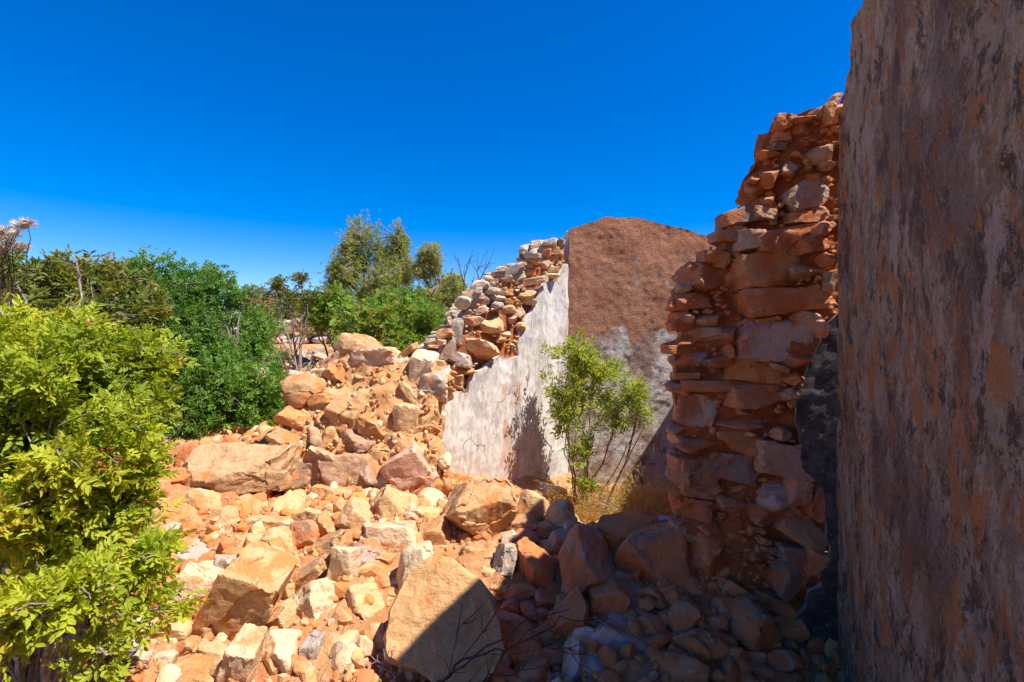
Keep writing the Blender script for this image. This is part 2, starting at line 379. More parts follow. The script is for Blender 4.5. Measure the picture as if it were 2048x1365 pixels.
def stone(name, c, size, rot, col, kind='a', mat=None, parent=None, tilt=.25, hi=None):
    """c centre (world), size full (w,d,h), rot about the depth axis (deg, + = clockwise as seen)"""
    mat = mat or M_ROCK; _rc[0] += 1
    if hi:
        me = rock_mesh(name, 1000 + _rc[0], hi, mat, **dict(a=dict(npl=11, k=48), r=dict(npl=16, k=28), b=dict(npl=9, k=42, box=1), f=dict(npl=8, k=44, box=1, amp=.8))[kind])
    else: me = lib(kind, mat, R.randint(0, 7))
    o = put(name, me)
    tl = R.uniform(-tilt, tilt, 2)
    flip = Euler((0, 0, math.pi * R.randint(0, 2))).to_matrix() if not hi else Matrix.Identity(3)
    S = Matrix.Diagonal(Vector((size[0] / 2, size[1] / 2, size[2] / 2)))
    M3 = Euler((tl[0], math.radians(rot), tl[1]), 'XYZ').to_matrix() @ S @ flip
    o.matrix_world = Matrix.Translation(Vector(c)) @ M3.to_4x4() if False else Matrix.LocRotScale(Vector(c), (Euler((tl[0], math.radians(rot), tl[1]), 'XYZ').to_matrix() @ flip).to_quaternion(), Vector((size[0] / 2, size[1] / 2, size[2] / 2)))
    o.color = (*jit(CO[col] if isinstance(col, str) else col), 1)
    if parent is not None: child(o, parent)
    return o

# ------------------------------------------------------------------ wall planes
class Plane:
    def __init__(s, p0, ang, tilt=0, facing=-1):
        """vertical plane through p0 (x,y) running along (sin a, cos a); n chosen towards the viewer side by facing; tilt leans it back"""
        a = math.radians(ang); s.p0 = np.array([p0[0], p0[1], 0.]); s.d = np.array([math.sin(a), math.cos(a), 0])
        n = np.array([math.cos(a), -math.sin(a), 0]) * facing
        s.up = np.array([-n[0] * math.sin(tilt), -n[1] * math.sin(tilt), math.cos(tilt)])
        s.n = np.array([n[0] * math.cos(tilt), n[1] * math.cos(tilt), math.sin(tilt)])
    def uv(s, px, py):
        r = ray(px, py); o = np.array([0, 0, CAM_Z]); t = ((s.p0 - o) @ s.n) / (r @ s.n); p = o + r * t - s.p0
        return np.array([p @ s.d, p @ s.up])
    def P(s, uv, off=0):
        uv = np.asarray(uv); return s.p0 + uv[..., :1] * s.d + uv[..., 1:2] * s.up + np.asarray(off)[..., None] * s.n
def in_poly(x, y, poly):
    c = np.zeros(x.shape, bool); n = len(poly)
    for i in range(n):
        x0, y0 = poly[i]; x1, y1 = poly[(i + 1) % n]
        if y0 == y1: continue
        m = ((y0 > y) != (y1 > y)) & (x < (x1 - x0) * (y - y0) / (y1 - y0) + x0); c ^= m
    return c
def snap_poly(x, y, poly):
    best = np.full(x.shape, 1e9); bx = x.copy(); by = y.copy(); n = len(poly)
    for i in range(n):
        a = poly[i]; b = poly[(i + 1) % n]; dx, dy = b[0] - a[0], b[1] - a[1]; L = dx * dx + dy * dy + 1e-12
        t = np.clip(((x - a[0]) * dx + (y - a[1]) * dy) / L, 0, 1); qx = a[0] + t * dx; qy = a[1] + t * dy
        d = (qx - x) ** 2 + (qy - y) ** 2; m = d < best; best[m] = d[m]; bx[m] = qx[m]; by[m] = qy[m]
    return bx, by
def slab(name, pl, poly, thick, res, off=0., disp=None, jag=0., mat=None, backdisp=0., uvpoly=False, seed=0, mat_edge=None):
    """a slab with an irregular outline: front face displaced by disp(points), real thickness behind it"""
    poly = [tuple(q) if uvpoly else tuple(pl.uv(*q)) for q in poly]
    if jag:
        pp = []
        for i in range(len(poly)):
            a = np.array(poly[i]); b = np.array(poly[(i + 1) % len(poly)]); L = np.linalg.norm(b - a); k = max(1, int(L / (res * 1.6)))
            for j in range(k): pp.append(a + (b - a) * j / k)
        pp = np.array(pp); q = np.c_[pp * 9, np.zeros(len(pp))]
        pp = pp + jag * np.c_[fbm(q, 4, 11 + seed), fbm(q + 31, 4, 12 + seed)]; poly = [tuple(v) for v in pp]
    A = np.array(poly); lo = A.min(0) - res; hi = A.max(0) + res
    us = np.arange(lo[0], hi[0] + res, res); vs = np.arange(lo[1], hi[1] + res, res); U, V = np.meshgrid(us, vs)
    cell = in_poly((U[:-1, :-1] + res / 2).ravel(), (V[:-1, :-1] + res / 2).ravel(), poly).reshape(len(vs) - 1, len(us) - 1)
    id_ = np.arange(U.size).reshape(U.shape); jj, ii = np.where(cell)
    quads = np.stack([id_[jj, ii], id_[jj, ii + 1], id_[jj + 1, ii + 1], id_[jj + 1, ii]], -1)
    E = np.concatenate([quads[:, [0, 1]], quads[:, [1, 2]], quads[:, [2, 3]], quads[:, [3, 0]]])
    key = np.sort(E, 1) @ np.array([10 ** 7, 1]); _, inv, cnt = np.unique(key, return_inverse=True, return_counts=True)
    B = E[cnt[inv.ravel()] == 1]
    used = np.unique(quads); remap = -np.ones(U.size, int); remap[used] = np.arange(len(used))
    u = U.ravel()[used].copy(); v = V.ravel()[used].copy()
    bv = remap[np.unique(B)]
    su, sv = snap_poly(u[bv], v[bv], poly); dd = np.hypot(su - u[bv], sv - v[bv]); ok = dd < res * 1.5
    u[bv[ok]] = su[ok]; v[bv[ok]] = sv[ok]
    uv = np.stack([u, v], -1); front = pl.P(uv, np.full(len(u), off)); back = pl.P(uv, np.full(len(u), off - thick))
    if disp is not None:
        edge = np.ones(len(u)); edge[bv] = .4
        front = front + pl.n * (disp(front, uv) * edge)[:, None]
    if backdisp: back = back + pl.n * (fbm(back * 3, 3, 4) * backdisp)[:, None]
    nv = len(u); q = remap[quads]; b = remap[B]
    # side wall with intermediate rows
    rows = max(1, int(thick / (res * 2))); rows = min(rows, 8)
    bu = np.unique(b); ridx = -np.ones(nv, int); ridx[bu] = np.arange(len(bu)); extra = []; lay = [lambda k: k]
    VV = [front, back]; base = 2 * nv; prev = b.copy(); SF = []
    for r_ in range(1, rows + 1):
        if r_ == rows: cur = b + nv
        else:
            t = r_ / rows; pts = front[bu] * (1 - t) + back[bu] * t
            w = pl.n[None] * 0 + pl.up[None] * fbm(pts * 6, 3, 5)[:, None] * min(.03, thick * .15) + pl.d[None] * fbm(pts * 6 + 9, 3, 6)[:, None] * min(.03, thick * .15)
            VV.append(pts + w); cur = ridx[b] + base; base += len(bu)
        SF.append(np.stack([prev[:, 1], prev[:, 0], cur[:, 0], cur[:, 1]], -1)); prev = cur
    F = np.concatenate([q, q[:, ::-1] + nv] + SF)
    me = mesh_np(name, np.concatenate(VV), F, True, mat)
    if np.cross(pl.d, pl.up) @ pl.n < 0: me.flip_normals()
    me.set_sharp_from_angle(angle=math.radians(50))
    if mat_edge:
        me.materials.append(mat_edge); mi = np.zeros(len(F), np.int32); mi[2 * len(q):] = 1; me.polygons.foreach_set('material_index', mi)
    return put(name, me)

RW = Plane((1.456, 2.30), 20, facing=-1)          # near plastered wall
PR = Plane((1.456, 2.32), 107, facing=1)           # broken pier face (runs right, slightly nearer)
WW = Plane((.605, 5.5), 42, facing=1)             # white plastered wall
BW = Plane((.605, 5.5), 85, facing=1)             # brown end wall
for _p in (RW, PR, WW, BW):
    if _p.n[1] > 0 and _p is not RW: _p.n *= -1
ST = Plane((-.65, 3.52), 90, tilt=math.radians(21), facing=1)

def rough(a=.02, f=3, s=1, b=.008, f2=14):
    return lambda P, uv: fbm(P * f, 4, s) * a + ridge(P * f2, 3, s + 3) * b

# ------------------------------------------------------------------ near plastered wall
wall_t = thing('plastered_wall', (1.2, 1.6, 0), 'tall shaded plaster wall streaked grey, brown and orange with a jagged broken top corner', 'wall')
prof = [(1672, 1500), (1673, 1000), (1676, 600), (1674, 420), (1678, 250), (1688, 178), (1692, 150), (1701, 128), (1699, 100), (1704, 62), (1700, 48), (1712, 30), (1726, 6), (1722, -10), (1742, -30)]
uvp = [tuple(RW.uv(*q)) for q in prof]
top = [(-.70, 3.0), (-.9, 3.12), (-1.25, 3.22), (-1.6, 3.28), (-2.4, 3.3), (-5.0, 3.3), (-5.0, -.4), (uvp[0][0], -.4)]
prof_uv = uvp[1:] + [(-.62, uvp[-1][1] + .12)] + top
o = slab('plaster', RW, prof_uv, .06, .015, disp=lambda P, uv: fbm(P * 2, 3, 1) * .010 - .007 * sstep(.12, .2, fbm(P * np.array([5, 5, 3.]), 4, 71)) - .004 * sstep(.2, .28, fbm(P * 16, 3, 73)) + fbm(P * 30, 3, 75) * .002, jag=.006, mat=M_RIGHT, uvpoly=True, mat_edge=M_MORTAR); child(o, wall_t)
core_uv = [(u - .03 if v > .2 else u - .01, v - .02 if v > 2 else v) for u, v in prof_uv]
o = slab('rubble_core', RW, core_uv, .5, .06, off=-.062, disp=rough(.02), jag=.02, mat=M_MORTAR, uvpoly=True); child(o, wall_t)
# wall running on behind the pier, lower
lowwall = thing('rubble_wall', (2.2, 4.4, 0), 'low ruined side wall hidden behind the broken pier, shading the brown end wall', 'wall')
o = slab('masonry', RW, [(.55, -.3), (.55, 1.95), (1.2, 2.05), (1.9, 2.15), (2.4, 2.2), (2.9, 2.28), (3.3, 2.3), (3.3, -.3)], .45, .05, disp=rough(.02, 3), jag=.02, mat=M_MORTAR, uvpoly=True); child(o, lowwall)

# ------------------------------------------------------------------ broken pier
pier = thing('broken_pier', (1.15, 2.4, 0), 'tall shaded red earth and rubble stub of a broken cross wall against the plaster wall', 'ruined wall')
ppoly = [(1700, 175), (1676, 182), (1662, 198), (1650, 208), (1610, 214), (1575, 228), (1548, 236), (1537, 262), (1522, 298), (1512, 330), (1500, 350), (1492, 368), (1506, 380), (1522, 392), (1520, 404),
         (1500, 412), (1472, 428), (1444, 452), (1438, 474), (1412, 503), (1385, 535), (1352, 568), (1344, 584), (1350, 640), (1344, 700), (1343, 760), (1343, 850), (1347, 930), (1350, 1000), (1352, 1060), (1330, 1200), (1280, 1500), (1760, 1500), (1760, 175)]
def pierdisp(P, uv):
    return fbm(P * np.array([3, 3, 5.]), 4, 21) * .035 + ridge(P * np.array([8, 8, 13.]), 3, 22) * .018 + fbm(P * 30, 3, 23) * .006 - .02
pcore = [(p[0] + (16 if p[0] < 1550 and p[1] > 400 and p[1] < 1100 else 5), p[1]) for p in ppoly]
o = slab('earth_mortar', PR, pcore, .42, .0125, off=-.010, disp=pierdisp, jag=.03, mat=M_MORTAR, backdisp=.05); child(o, pier)
PS = [(1402, 555, 112, 62, 4, 'r', 'a'), (1386, 604, 80, 32, 0, 'r', 'b'), (1408, 674, 92, 44, -4, 'q', 'a'), (1455, 668, 40, 28, 0, 'k', 'a'), (1374, 722, 66, 42, 0, 'p', 'a'),
      (1430, 724, 52, 22, -8, 'k', 'f'), (1457, 701, 32, 36, 0, 'r', 'r'), (1371, 753, 56, 18, 0, 'o', 'f'), (1408, 772, 104, 28, 2, 'r', 'f'), (1391, 828, 92, 76, 0, 'g', 'b'),
      (1392, 892, 88, 36, 4, 'r', 'a'), (1384, 942, 80, 72, 0, 'd', 'b'), (1457, 943, 86, 64, 6, 'k', 'b'), (1396, 983, 76, 24, 10, 'q', 'f'),
      (1525, 540, 130, 80, -6, 'o', 'b'), (1600, 542, 62, 38, 4, 'b', 'a'), (1651, 520, 32, 36, 0, 'r', 'r'), (1655, 562, 26, 46, 8, 'b', 'b'), (1567, 600, 180, 56, -3, 'r', 'b'),
      (1548, 684, 158, 92, 6, 'p', 'b'), (1500, 655, 50, 50, 60, 'p', 'b'), (1527, 642, 40, 16, -10, 'o', 'f'), (1610, 640, 54, 36, 0, 'q', 'a'), (1636, 660, 30, 40, 0, 'q', 'a'), (1556, 736, 32, 10, 20, 'q', 'f'),
      (1505, 747, 124, 62, 4, 'o', 'b'), (1595, 722, 50, 32, 0, 'r', 'r'), (1584, 757, 32, 28, 0, 'r', 'r'), (1572, 788, 36, 28, 0, 'b', 'r'), (1507, 795, 116, 48, 3, 'r', 'b'),
      (1483, 822, 34, 18, 0, 'k', 'r'), (1497, 843, 150, 44, 7, 'k', 'r'), (1501, 869, 34, 14, 0, 'q', 'r'), (1560, 868, 44, 28, 0, 'q', 'a'), (1474, 890, 94, 62, 3, 'o', 'a'),
      (1558, 922, 116, 70, 8, 'q', 'b'), (1562, 980, 104, 54, -6, 'p', 'a'), (1490, 431, 106, 52, -18, 'k', 'b'), (1496, 480, 70, 44, -6, 'p', 'b'), (1452, 494, 42, 30, -25, 'k', 'a'),
      (1533, 357, 56, 44, 10, 'r', 'a'), (1506, 363, 34, 22, -10, 'r', 'a'), (1614, 390, 98, 62, -28, 'p', 'b'), (1552, 299, 34, 12, -4, 'k', 'f'), (1562, 257, 26, 24, 0, 'r', 'r'),
      (1640, 308, 52, 44, 0, 'b', 'a'), (1658, 232, 28, 44, 0, 'o', 'b'), (1610, 432, 80, 40, -8, 'r', 'b'), (1596, 461, 74, 24, -8, 'r', 'b'), (1640, 461, 46, 30, -20, 'r', 'a'),
      (1625, 491, 66, 34, -6, 'r', 'b'), (1590, 481, 28, 26, 0, 'r', 'r'), (1544, 490, 80, 50, -6, 'r', 'b'), (1652, 332, 30, 22, 0, 'b', 'r'), (1667, 199, 30, 18, -32, 'w', 'a'),
      (1443, 526, 38, 26, 20, 'o', 'a'), (1460, 560, 44, 40, 0, 'r', 'a'), (1562, 1000, 92, 50, 4, 'p', 'a'), (1459, 1008, 66, 36, 12, 'q', 'a'), (1382, 1018, 72, 48, 6, 'r', 'b'), (1600, 1066, 108, 60, 42, 'b', 'b'),
      (1524, 1026, 74, 52, 0, 'd', 'a'), (1630, 1000, 40, 70, 20, 'r', 'b'), (1568, 1156, 76, 92, -8, 'k', 'a'), (1588, 1108, 76, 30, 4, 'k', 'b'), (1628, 1122, 54, 58, 0, 'r', 'b'),
      (1420, 1060, 60, 40, 10, 'r', 'a'), (1590, 980, 44, 60, 12, 'q', 'b'), (1420, 640, 60, 24, 0, 'b', 'a'), (1580, 340, 50, 40, -20, 'b', 'a'), (1600, 255, 70, 40, 0, 'r', 'a'), (1500, 590, 40, 30, -30, 'b', 'a')]
for i_ in range(34):     # stones biting into the broken outline
    q_ = [(1345, 590), (1352, 640), (1347, 700), (1345, 760), (1345, 850), (1349, 930), (1352, 1000), (1356, 1060), (1378, 550), (1412, 510), (1440, 470), (1446, 456), (1472, 436), (1500, 420), (1508, 396), (1502, 372), (1516, 344), (1526, 302), (1538, 270), (1552, 244), (1580, 236), (1615, 224), (1650, 216)]
    a_ = q_[i_ % len(q_)]; PS.append((a_[0] + R.uniform(8, 26), a_[1] + R.uniform(-22, 22) * (a_[0] < 1400) + 8, R.uniform(34, 62), R.uniform(16, 34), R.uniform(-12, 12), 'rrboq'[R.randint(5)], 'ab'[R.randint(2)]))
occ = []
for (px, py, w, h, rot, c, k) in PS:
    uv = PR.uv(px, py); P = PR.P(uv, 0.); s = P[1] / 1024
    d = min(w, h) * s * 1.25 + .05
    c3 = PR.P(uv, -d * .5 + .040 + R.uniform(-.018, .03))
    stone('stone', c3, (w * s * 1.04, d, h * s * 1.06), rot, c, k, M_WALLROCK, pier, tilt=.12)
    occ.append((px, py, w / 2, h / 2))
PPA = [tuple(p) for p in ppoly]
def fill(pl, poly, n, smin, smax, cols, parent, mat, avoid, name='stone', dep=.02, flat=.7, seed=1, kinds='arb', shrink=.8):
    r = np.random.RandomState(seed); A = np.array(poly); lo = A.min(0); hi = A.max(0); k = 0; tries = 0
    while k < n and tries < n * 60:
        tries += 1; px, py = r.uniform(lo[0], hi[0]), r.uniform(lo[1], hi[1])
        if not in_poly(np.array([px]), np.array([py]), poly)[0]: continue
        w = r.uniform(0, 1) ** 2 * (smax - smin) + smin; h = w * r.uniform(.5, 1) * flat ** .3
        if any(((px - a) / (c + w * .5 * shrink)) ** 2 + ((py - b) / (d + h * .5 * shrink)) ** 2 < .85 for a, b, c, d in avoid): continue
        uv = pl.uv(px, py); s = pl.P(uv, 0.)[1] / 1024; dd = h * s * 1.2 + .01
        stone(name, pl.P(uv, -dd * .5 + dep + r.uniform(-.01, .015)), (w * s, dd, h * s), r.uniform(-18, 18), cols[r.randint(len(cols))], kinds[r.randint(len(kinds))], mat, parent, tilt=.3)
        avoid.append((px, py, w / 2 * .9, h / 2 * .9)); k += 1
fill(PR, [(1672, 230), (1560, 250), (1515, 350), (1530, 400), (1450, 470), (1355, 575), (1350, 1060), (1600, 1180), (1640, 1000), (1590, 850), (1610, 700), (1668, 620)], 150, 9, 34, 'rrrboro', pier, M_WALLROCK, occ, seed=4)
# dark plaster left hanging in the corner
dpoly = [(1690, 610), (1664, 640), (1650, 655), (1640, 680), (1622, 705), (1612, 735), (1598, 765), (1594, 800), (1592, 840), (1600, 870), (1598, 900), (1602, 935), (1622, 960), (1640, 968), (1646, 1000), (1650, 1060), (1652, 1090),
         (1658, 1130), (1646, 1138), (1640, 1160), (1612, 1176), (1606, 1210), (1570, 1262), (1552, 1290), (1515, 1320), (1480, 1380), (1440, 1500), (1760, 1500), (1760, 610)]
o = slab('dark_plaster', PR, dpoly, .03, .0125, off=.028, disp=rough(.007, 5, 3, .003, 18), jag=.02, mat=M_DARK, mat_edge=M_EDGE2); child(o, pier)
o['label'] = 'black mould plaster left in the corner'
# pale rim of the plaster
# ------------------------------------------------------------------ brown end wall
brown = thing('end_wall', (1.4, 5.5, 0), 'brown roughcast end wall with grey lime patches and a rounded top, behind the young tree', 'wall')
bpoly = [(1137, 459), (1150, 454), (1165, 450), (1181, 446), (1193, 443), (1197, 437), (1208, 435), (1222, 434), (1228, 438), (1243, 437), (1262, 435), (1285, 439), (1300, 441), (1318, 447), (1340, 451), (1352, 456), (1372, 459), (1392, 466),
         (1412, 471), (1424, 476), (1450, 484), (1500, 505), (1540, 540), (1540, 1080), (1137, 1080)]
o = slab('roughcast', BW, bpoly, .05, .02, disp=lambda P, uv: fbm(P * 3, 3, 31) * .012 + fbm(P * 24, 3, 33) * .006, jag=.010, mat=M_BROWN); child(o, brown)
o = slab('masonry_core', BW, [(max(p[0], 1139), p[1] + (0 if p[1] < 600 else 0)) for p in bpoly], .38, .05, off=-.052, disp=rough(.01), jag=.012, mat=M_EDGE, seed=3); child(o, brown)

# ------------------------------------------------------------------ white wall
white = thing('side_wall', (.2, 4.7, 0), 'sunlit whitish plaster side wall with cracks, its broken top stepping up to the brown wall', 'wall')
wpoly = [(868, 1010), (880, 960), (876, 900), (872, 850), (869, 800), (884, 792), (900, 790), (912, 782), (930, 788), (938, 786), (941, 765), (946, 744), (958, 740), (975, 731), (985, 720), (1000, 712), (1012, 716), (1030, 714), (1038, 712), (1036, 690), (1040, 664), (1050, 640),
         (1060, 626), (1068, 616), (1076, 595), (1082, 574), (1092, 560), (1100, 562), (1114, 562), (1119, 548), (1124, 538), (1130, 528), (1136.5, 528), (1136.5, 1070), (1000, 1070)]
o = slab('lime_plaster', WW, wpoly, .035, .016, disp=rough(.010, 2.5, 41, .003, 12), jag=.010, mat=M_WHITE, mat_edge=M_EDGE); child(o, white)
cpoly = [(872, 1010), (870, 805), (880, 775), (905, 762), (906, 735), (908, 700), (925, 672), (955, 655), (965, 630), (975, 612), (990, 592), (1003, 578), (1015, 568), (1030, 562), (1045, 548), (1060, 540), (1072, 526), (1084, 530),
         (1094, 536), (1106, 520), (1106, 500), (1114, 484), (1128, 478), (1134, 482), (1134, 1070), (950, 1070)]
o = slab('rubble_core', WW, cpoly, .42, .022, off=-.05, disp=lambda P, uv: fbm(P * 5, 4, 43) * .03 + ridge(P * 13, 3, 44) * .012, jag=.02, mat=M_MORTAR, backdisp=.05); child(o, white)
WS = [(1111, 485, 24, 20, -8, 'g', 'b'), (1127, 484, 12, 18, 0, 'k', 'b'), (1115, 498, 24, 9, 0, 'o', 'f'), (1099, 505, 12, 16, 0, 'r', 'b'), (1114, 507, 22, 9, 0, 't', 'f'), (1114, 518, 24, 16, -10, 't', 'b'), (1093, 530, 24, 18, -10, 'q', 'a'), (1128, 505, 12, 20, 0, 'o', 'b'), (1065, 511, 30, 14, 4, 'g', 'r'), (1068, 521, 28, 8, 0, 'o', 'f'),
      (1067, 532, 28, 18, -6, 'o', 'a'), (1080, 520, 14, 12, 0, 'r', 'a'), (1037, 541, 38, 22, -22, 'k', 'r'), (1005, 548, 28, 14, 0, 'k', 'r'), (1013, 558, 26, 14, -8, 'g', 'a'), (1044, 556, 28, 18, -30, 'g', 'b'), (1068, 546, 30, 18, 0, 't', 'a'), (985, 557, 18, 14, 0, 'w', 'a'),
      (971, 571, 28, 18, 0, 'g', 'b'), (986, 570, 16, 16, 0, 'k', 'b'), (983, 583, 32, 18, -4, 'g', 'a'), (961, 581, 16, 14, 0, 'g', 'b'), (963, 592, 26, 14, 0, 'g', 'b'), (1015, 573, 20, 18, 0, 't', 'r'), (940, 606, 30, 30, 0, 'g', 'a'), (971, 602, 30, 20, 0, 'g', 'a'), (1002, 596, 32, 16, 0, 'g', 'a'), (996, 612, 24, 18, 0, 'p', 'a'), (1024, 619, 42, 24, 0, 'c', 'a'), (1047, 624, 28, 32, -20, 'w', 'b'),
      (967, 620, 26, 18, -15, 'g', 'b'), (1020, 587, 30, 14, -6, 'o', 'f'), (1052, 592, 48, 20, -4, 'c', 'a'), (1070, 563, 56, 13, -10, 'w', 'f'), (1108, 540, 32, 12, -4, 'w', 'f'), (1100, 552, 34, 12, 0, 'w', 'a'), (1092, 545, 20, 10, 0, 'c', 'a'), (1068, 578, 30, 14, 0, 'p', 'a'), (1060, 604, 34, 14, 0, 'w', 'a'), (989, 646, 74, 46, 10, 'c', 'a'), (950, 641, 40, 22, 10, 'q', 'a'),
      (893, 669, 30, 20, -12, 'o', 'b'), (884, 684, 16, 14, 0, 'q', 'b'), (920, 664, 22, 60, 6, 'k', 'b'), (905, 700, 30, 56, 4, 'd', 'b'), (960, 697, 116, 62, -4, 'c', 'r'), (925, 722, 60, 30, 8, 'p', 'b'), (930, 742, 46, 18, 4, 'o', 'a'), (921, 766, 44, 26, 0, 't', 'b'), (916, 733, 34, 14, 0, 'w', 'a'), (900, 748, 30, 14, -8, 'o', 'a'), (1045, 655, 26, 24, 0, 'c', 'a'), (1022, 668, 20, 18, 0, 'w', 'a'), (1005, 680, 20, 14, 0, 'o', 'a'), (1028, 640, 24, 18, 0, 'q', 'a'), (1040, 700, 20, 16, 0, 'o', 'a')]
occ = []
for (px, py, w, h, rot, c, k) in WS:
    k = {'r': 'b'}.get(k, k) if w < 60 else k; h = h * (.86 if w < 40 else 1)
    uv = WW.uv(px, py); s = WW.P(uv, 0.)[1] / 1024; big = w > 60; d = min(w, h) * s * 1.5 + .04
    stone('stone', WW.P(uv, -d * .5 + (.09 if big else .05) + R.uniform(-.06, .02)), (w * s * 1.18, d, h * s * 1.12), rot, c, k, M_ROCK if c in 'cwotqr' else M_GREYROCK, white, tilt=.15)
    occ.append((px, py, w / 2, h / 2))
fill(WW, [(886, 690), (925, 640), (960, 590), (1005, 552), (1060, 515), (1095, 530), (1110, 480), (1132, 490), (1128, 528), (1085, 560), (1050, 640), (1034, 700), (985, 715), (940, 740), (935, 785), (880, 788)], 110, 6, 17, 'owcrtqg', white, M_ROCK, occ, dep=.0, seed=9)
# stones on the thickness of the wall, behind the face
_top = np.array(cpoly[1:24], float); _sl = np.r_[0, np.cumsum(np.linalg.norm(np.diff(_top, axis=0), axis=1))]
for i in range(165):
    t = (i + R.uniform(0, 1)) / 165 * _sl[-1]; px, py = np.interp(t, _sl, _top[:, 0]), np.interp(t, _sl, _top[:, 1])
    uv = WW.uv(px, py + R.uniform(-1, 7)); off = -(.06 + .36 * ((i * 7) % 10 + R.uniform(0, 1)) / 10); s = WW.P(uv, 0.)[1] / 1024; w = R.uniform(18, 36) if off > -.3 else R.uniform(24, 44)
    stone('stone', WW.P(uv, off), (w * s * 1.1, w * s * R.uniform(.6, 1), w * s * R.uniform(.32, .6)), R.uniform(-10, 10), 'gggcow'[R.randint(6)], 'ab'[R.randint(2)], M_GREYROCK, white, tilt=.2)

# ------------------------------------------------------------------ wall stump (broken mound of stacked stones)
stump = thing('wall_stump', (-1.1, 3.8, .5), 'collapsed wall stump of stacked tan stones and ochre earth beside the whitish plaster wall', 'ruined wall')
spoly = [(560, 1060), (556, 980), (560, 920), (562, 880), (572, 840), (574, 800), (590, 772), (625, 752), (655, 738), (680, 712), (700, 706), (750, 706), (790, 722), (815, 716), (850, 716), (884, 738), (900, 770), (880, 800), (876, 850), (880, 900), (885, 960), (890, 1060)]
def stumpdisp(P, uv):
    c = sstep(.0, .25, 1 - np.abs((P[:, 0] + 1.03) / .62)) * .08 + .10 * (1 - sstep(.35, 1.0, np.abs(P[:, 2] - .75) / .8))
    return c + fbm(P * 4, 4, 51) * .045 + ridge(P * 9, 2, 52) * .006 + fbm(P * 14, 3, 53) * .010
o = slab('earth_core', ST, spoly, .55, .014, off=-.04, disp=stumpdisp, jag=.02, mat=M_STUMPSOIL, backdisp=.06); child(o, stump)
SS = [(725, 696, 80, 54, 4, 't', 'a', 5), (751, 727, 78, 62, 0, 'w', 'b', 5), (613, 784, 90, 58, -8, 't', 'a', 5), (606, 828, 78, 66, 10, 'o', 'r', 5), (698, 822, 72, 56, -12, 't', 'a', 5), (654, 805, 46, 20, -6, 'o', 'f', 0), (752, 853, 70, 48, 4, 'o', 'a', 5), (722, 884, 66, 52, 6, 'b', 'a', 5), (645, 882, 54, 42, 20, 'b', 'a', 4),
      (586, 890, 58, 62, 12, 't', 'r', 5), (704, 934, 78, 66, 0, 'b', 'b', 5), (652, 918, 50, 48, 24, 'b', 'b', 4), (765, 942, 66, 80, 8, 'p', 'r', 5), (822, 941, 92, 72, -38, 'q', 'b', 5), (782, 899, 68, 24, -6, 'o', 'a', 4), (602, 958, 60, 70, 4, 'd', 'f', 4), (634, 950, 32, 70, -6, 'd', 'b', 4),
      (667, 750, 36, 38, 10, 't', 'a', 0), (645, 744, 30, 12, -4, 'w', 'f', 0), (618, 756, 30, 10, -6, 'w', 'f', 0), (692, 742, 44, 46, -20, 'o', 'a', 4), (672, 718, 50, 26, -35, 'q', 'b', 4), (842, 741, 46, 62, 12, 'w', 'b', 4), (872, 768, 50, 48, 4, 'g', 'b', 4), (867, 735, 34, 36, 0, 'c', 'r', 4), (808, 708, 52, 12, -36, 't', 'f', 0), (806, 728, 26, 30, -20, 'w', 'a', 0),
      (853, 790, 24, 26, 0, 'w', 'r', 0), (822, 846, 44, 56, 10, 'c', 'b', 4), (850, 867, 54, 22, -6, 'o', 'a', 0), (890, 924, 24, 26, 0, 'w', 'r', 0), (775, 838, 40, 30, 0, 'c', 'a', 0), (800, 793, 40, 26, 10, 'q', 'a', 0), (830, 800, 60, 12, 50, 'c', 'f', 0), (690, 858, 40, 28, 0, 'o', 'a', 0), (664, 840, 40, 26, 0, 'o', 'a', 0), (672, 885, 30, 50, -10, 'o', 'a', 0),
      (620, 900, 30, 34, 20, 't', 'a', 0), (795, 765, 22, 12, 0, 'w', 'a', 0), (722, 760, 24, 14, 0, 'c', 'r', 0), (778, 838, 14, 16, 0, 'w', 'a', 0), (735, 800, 50, 24, 0, 'c', 'a', 0), (830, 900, 44, 24, -10, 'w', 'a', 0), (612, 862, 60, 24, 10, 'b', 'a', 0), (870, 905, 30, 50, 0, 'o', 'a', 0), (745, 985, 60, 30, 6, 't', 'a', 0), (685, 978, 70, 24, 6, 't', 'a', 0), (600, 1000, 60, 26, -6, 'o', 'a', 0), (860, 970, 60, 34, 6, 'o', 'a', 0), (890, 760, 30, 18, 0, 'o', 'a', 0)]
occ = []
for (px, py, w, h, rot, c, k, hi) in SS:
    uv = ST.uv(px, py); s = ST.P(uv, 0.)[1] / 1024; d = min(w, h) * s * 1.3 + .05; z_ = ST.P(uv, 0.)[2]; bulge = .10 * float(1 - sstep(.35, 1.0, abs(z_ - .75) / .8))
    off = -d * .5 + bulge + (.09 if min(w, h) > 38 else .045) + R.uniform(-.01, .02)
    o = stone('stone', ST.P(uv, off), (w * s * 1.28, d * 1.2, h * s * 1.32), rot, c, k, M_ROCK, stump, tilt=.15, hi=hi or None)
    occ.append((px, py, w / 2, h / 2))
fill(ST, [(580, 790), (680, 720), (880, 735), (890, 985), (570, 985)], 150, 7, 26, 'occtwq', stump, M_ROCK, occ, dep=.02, seed=12)

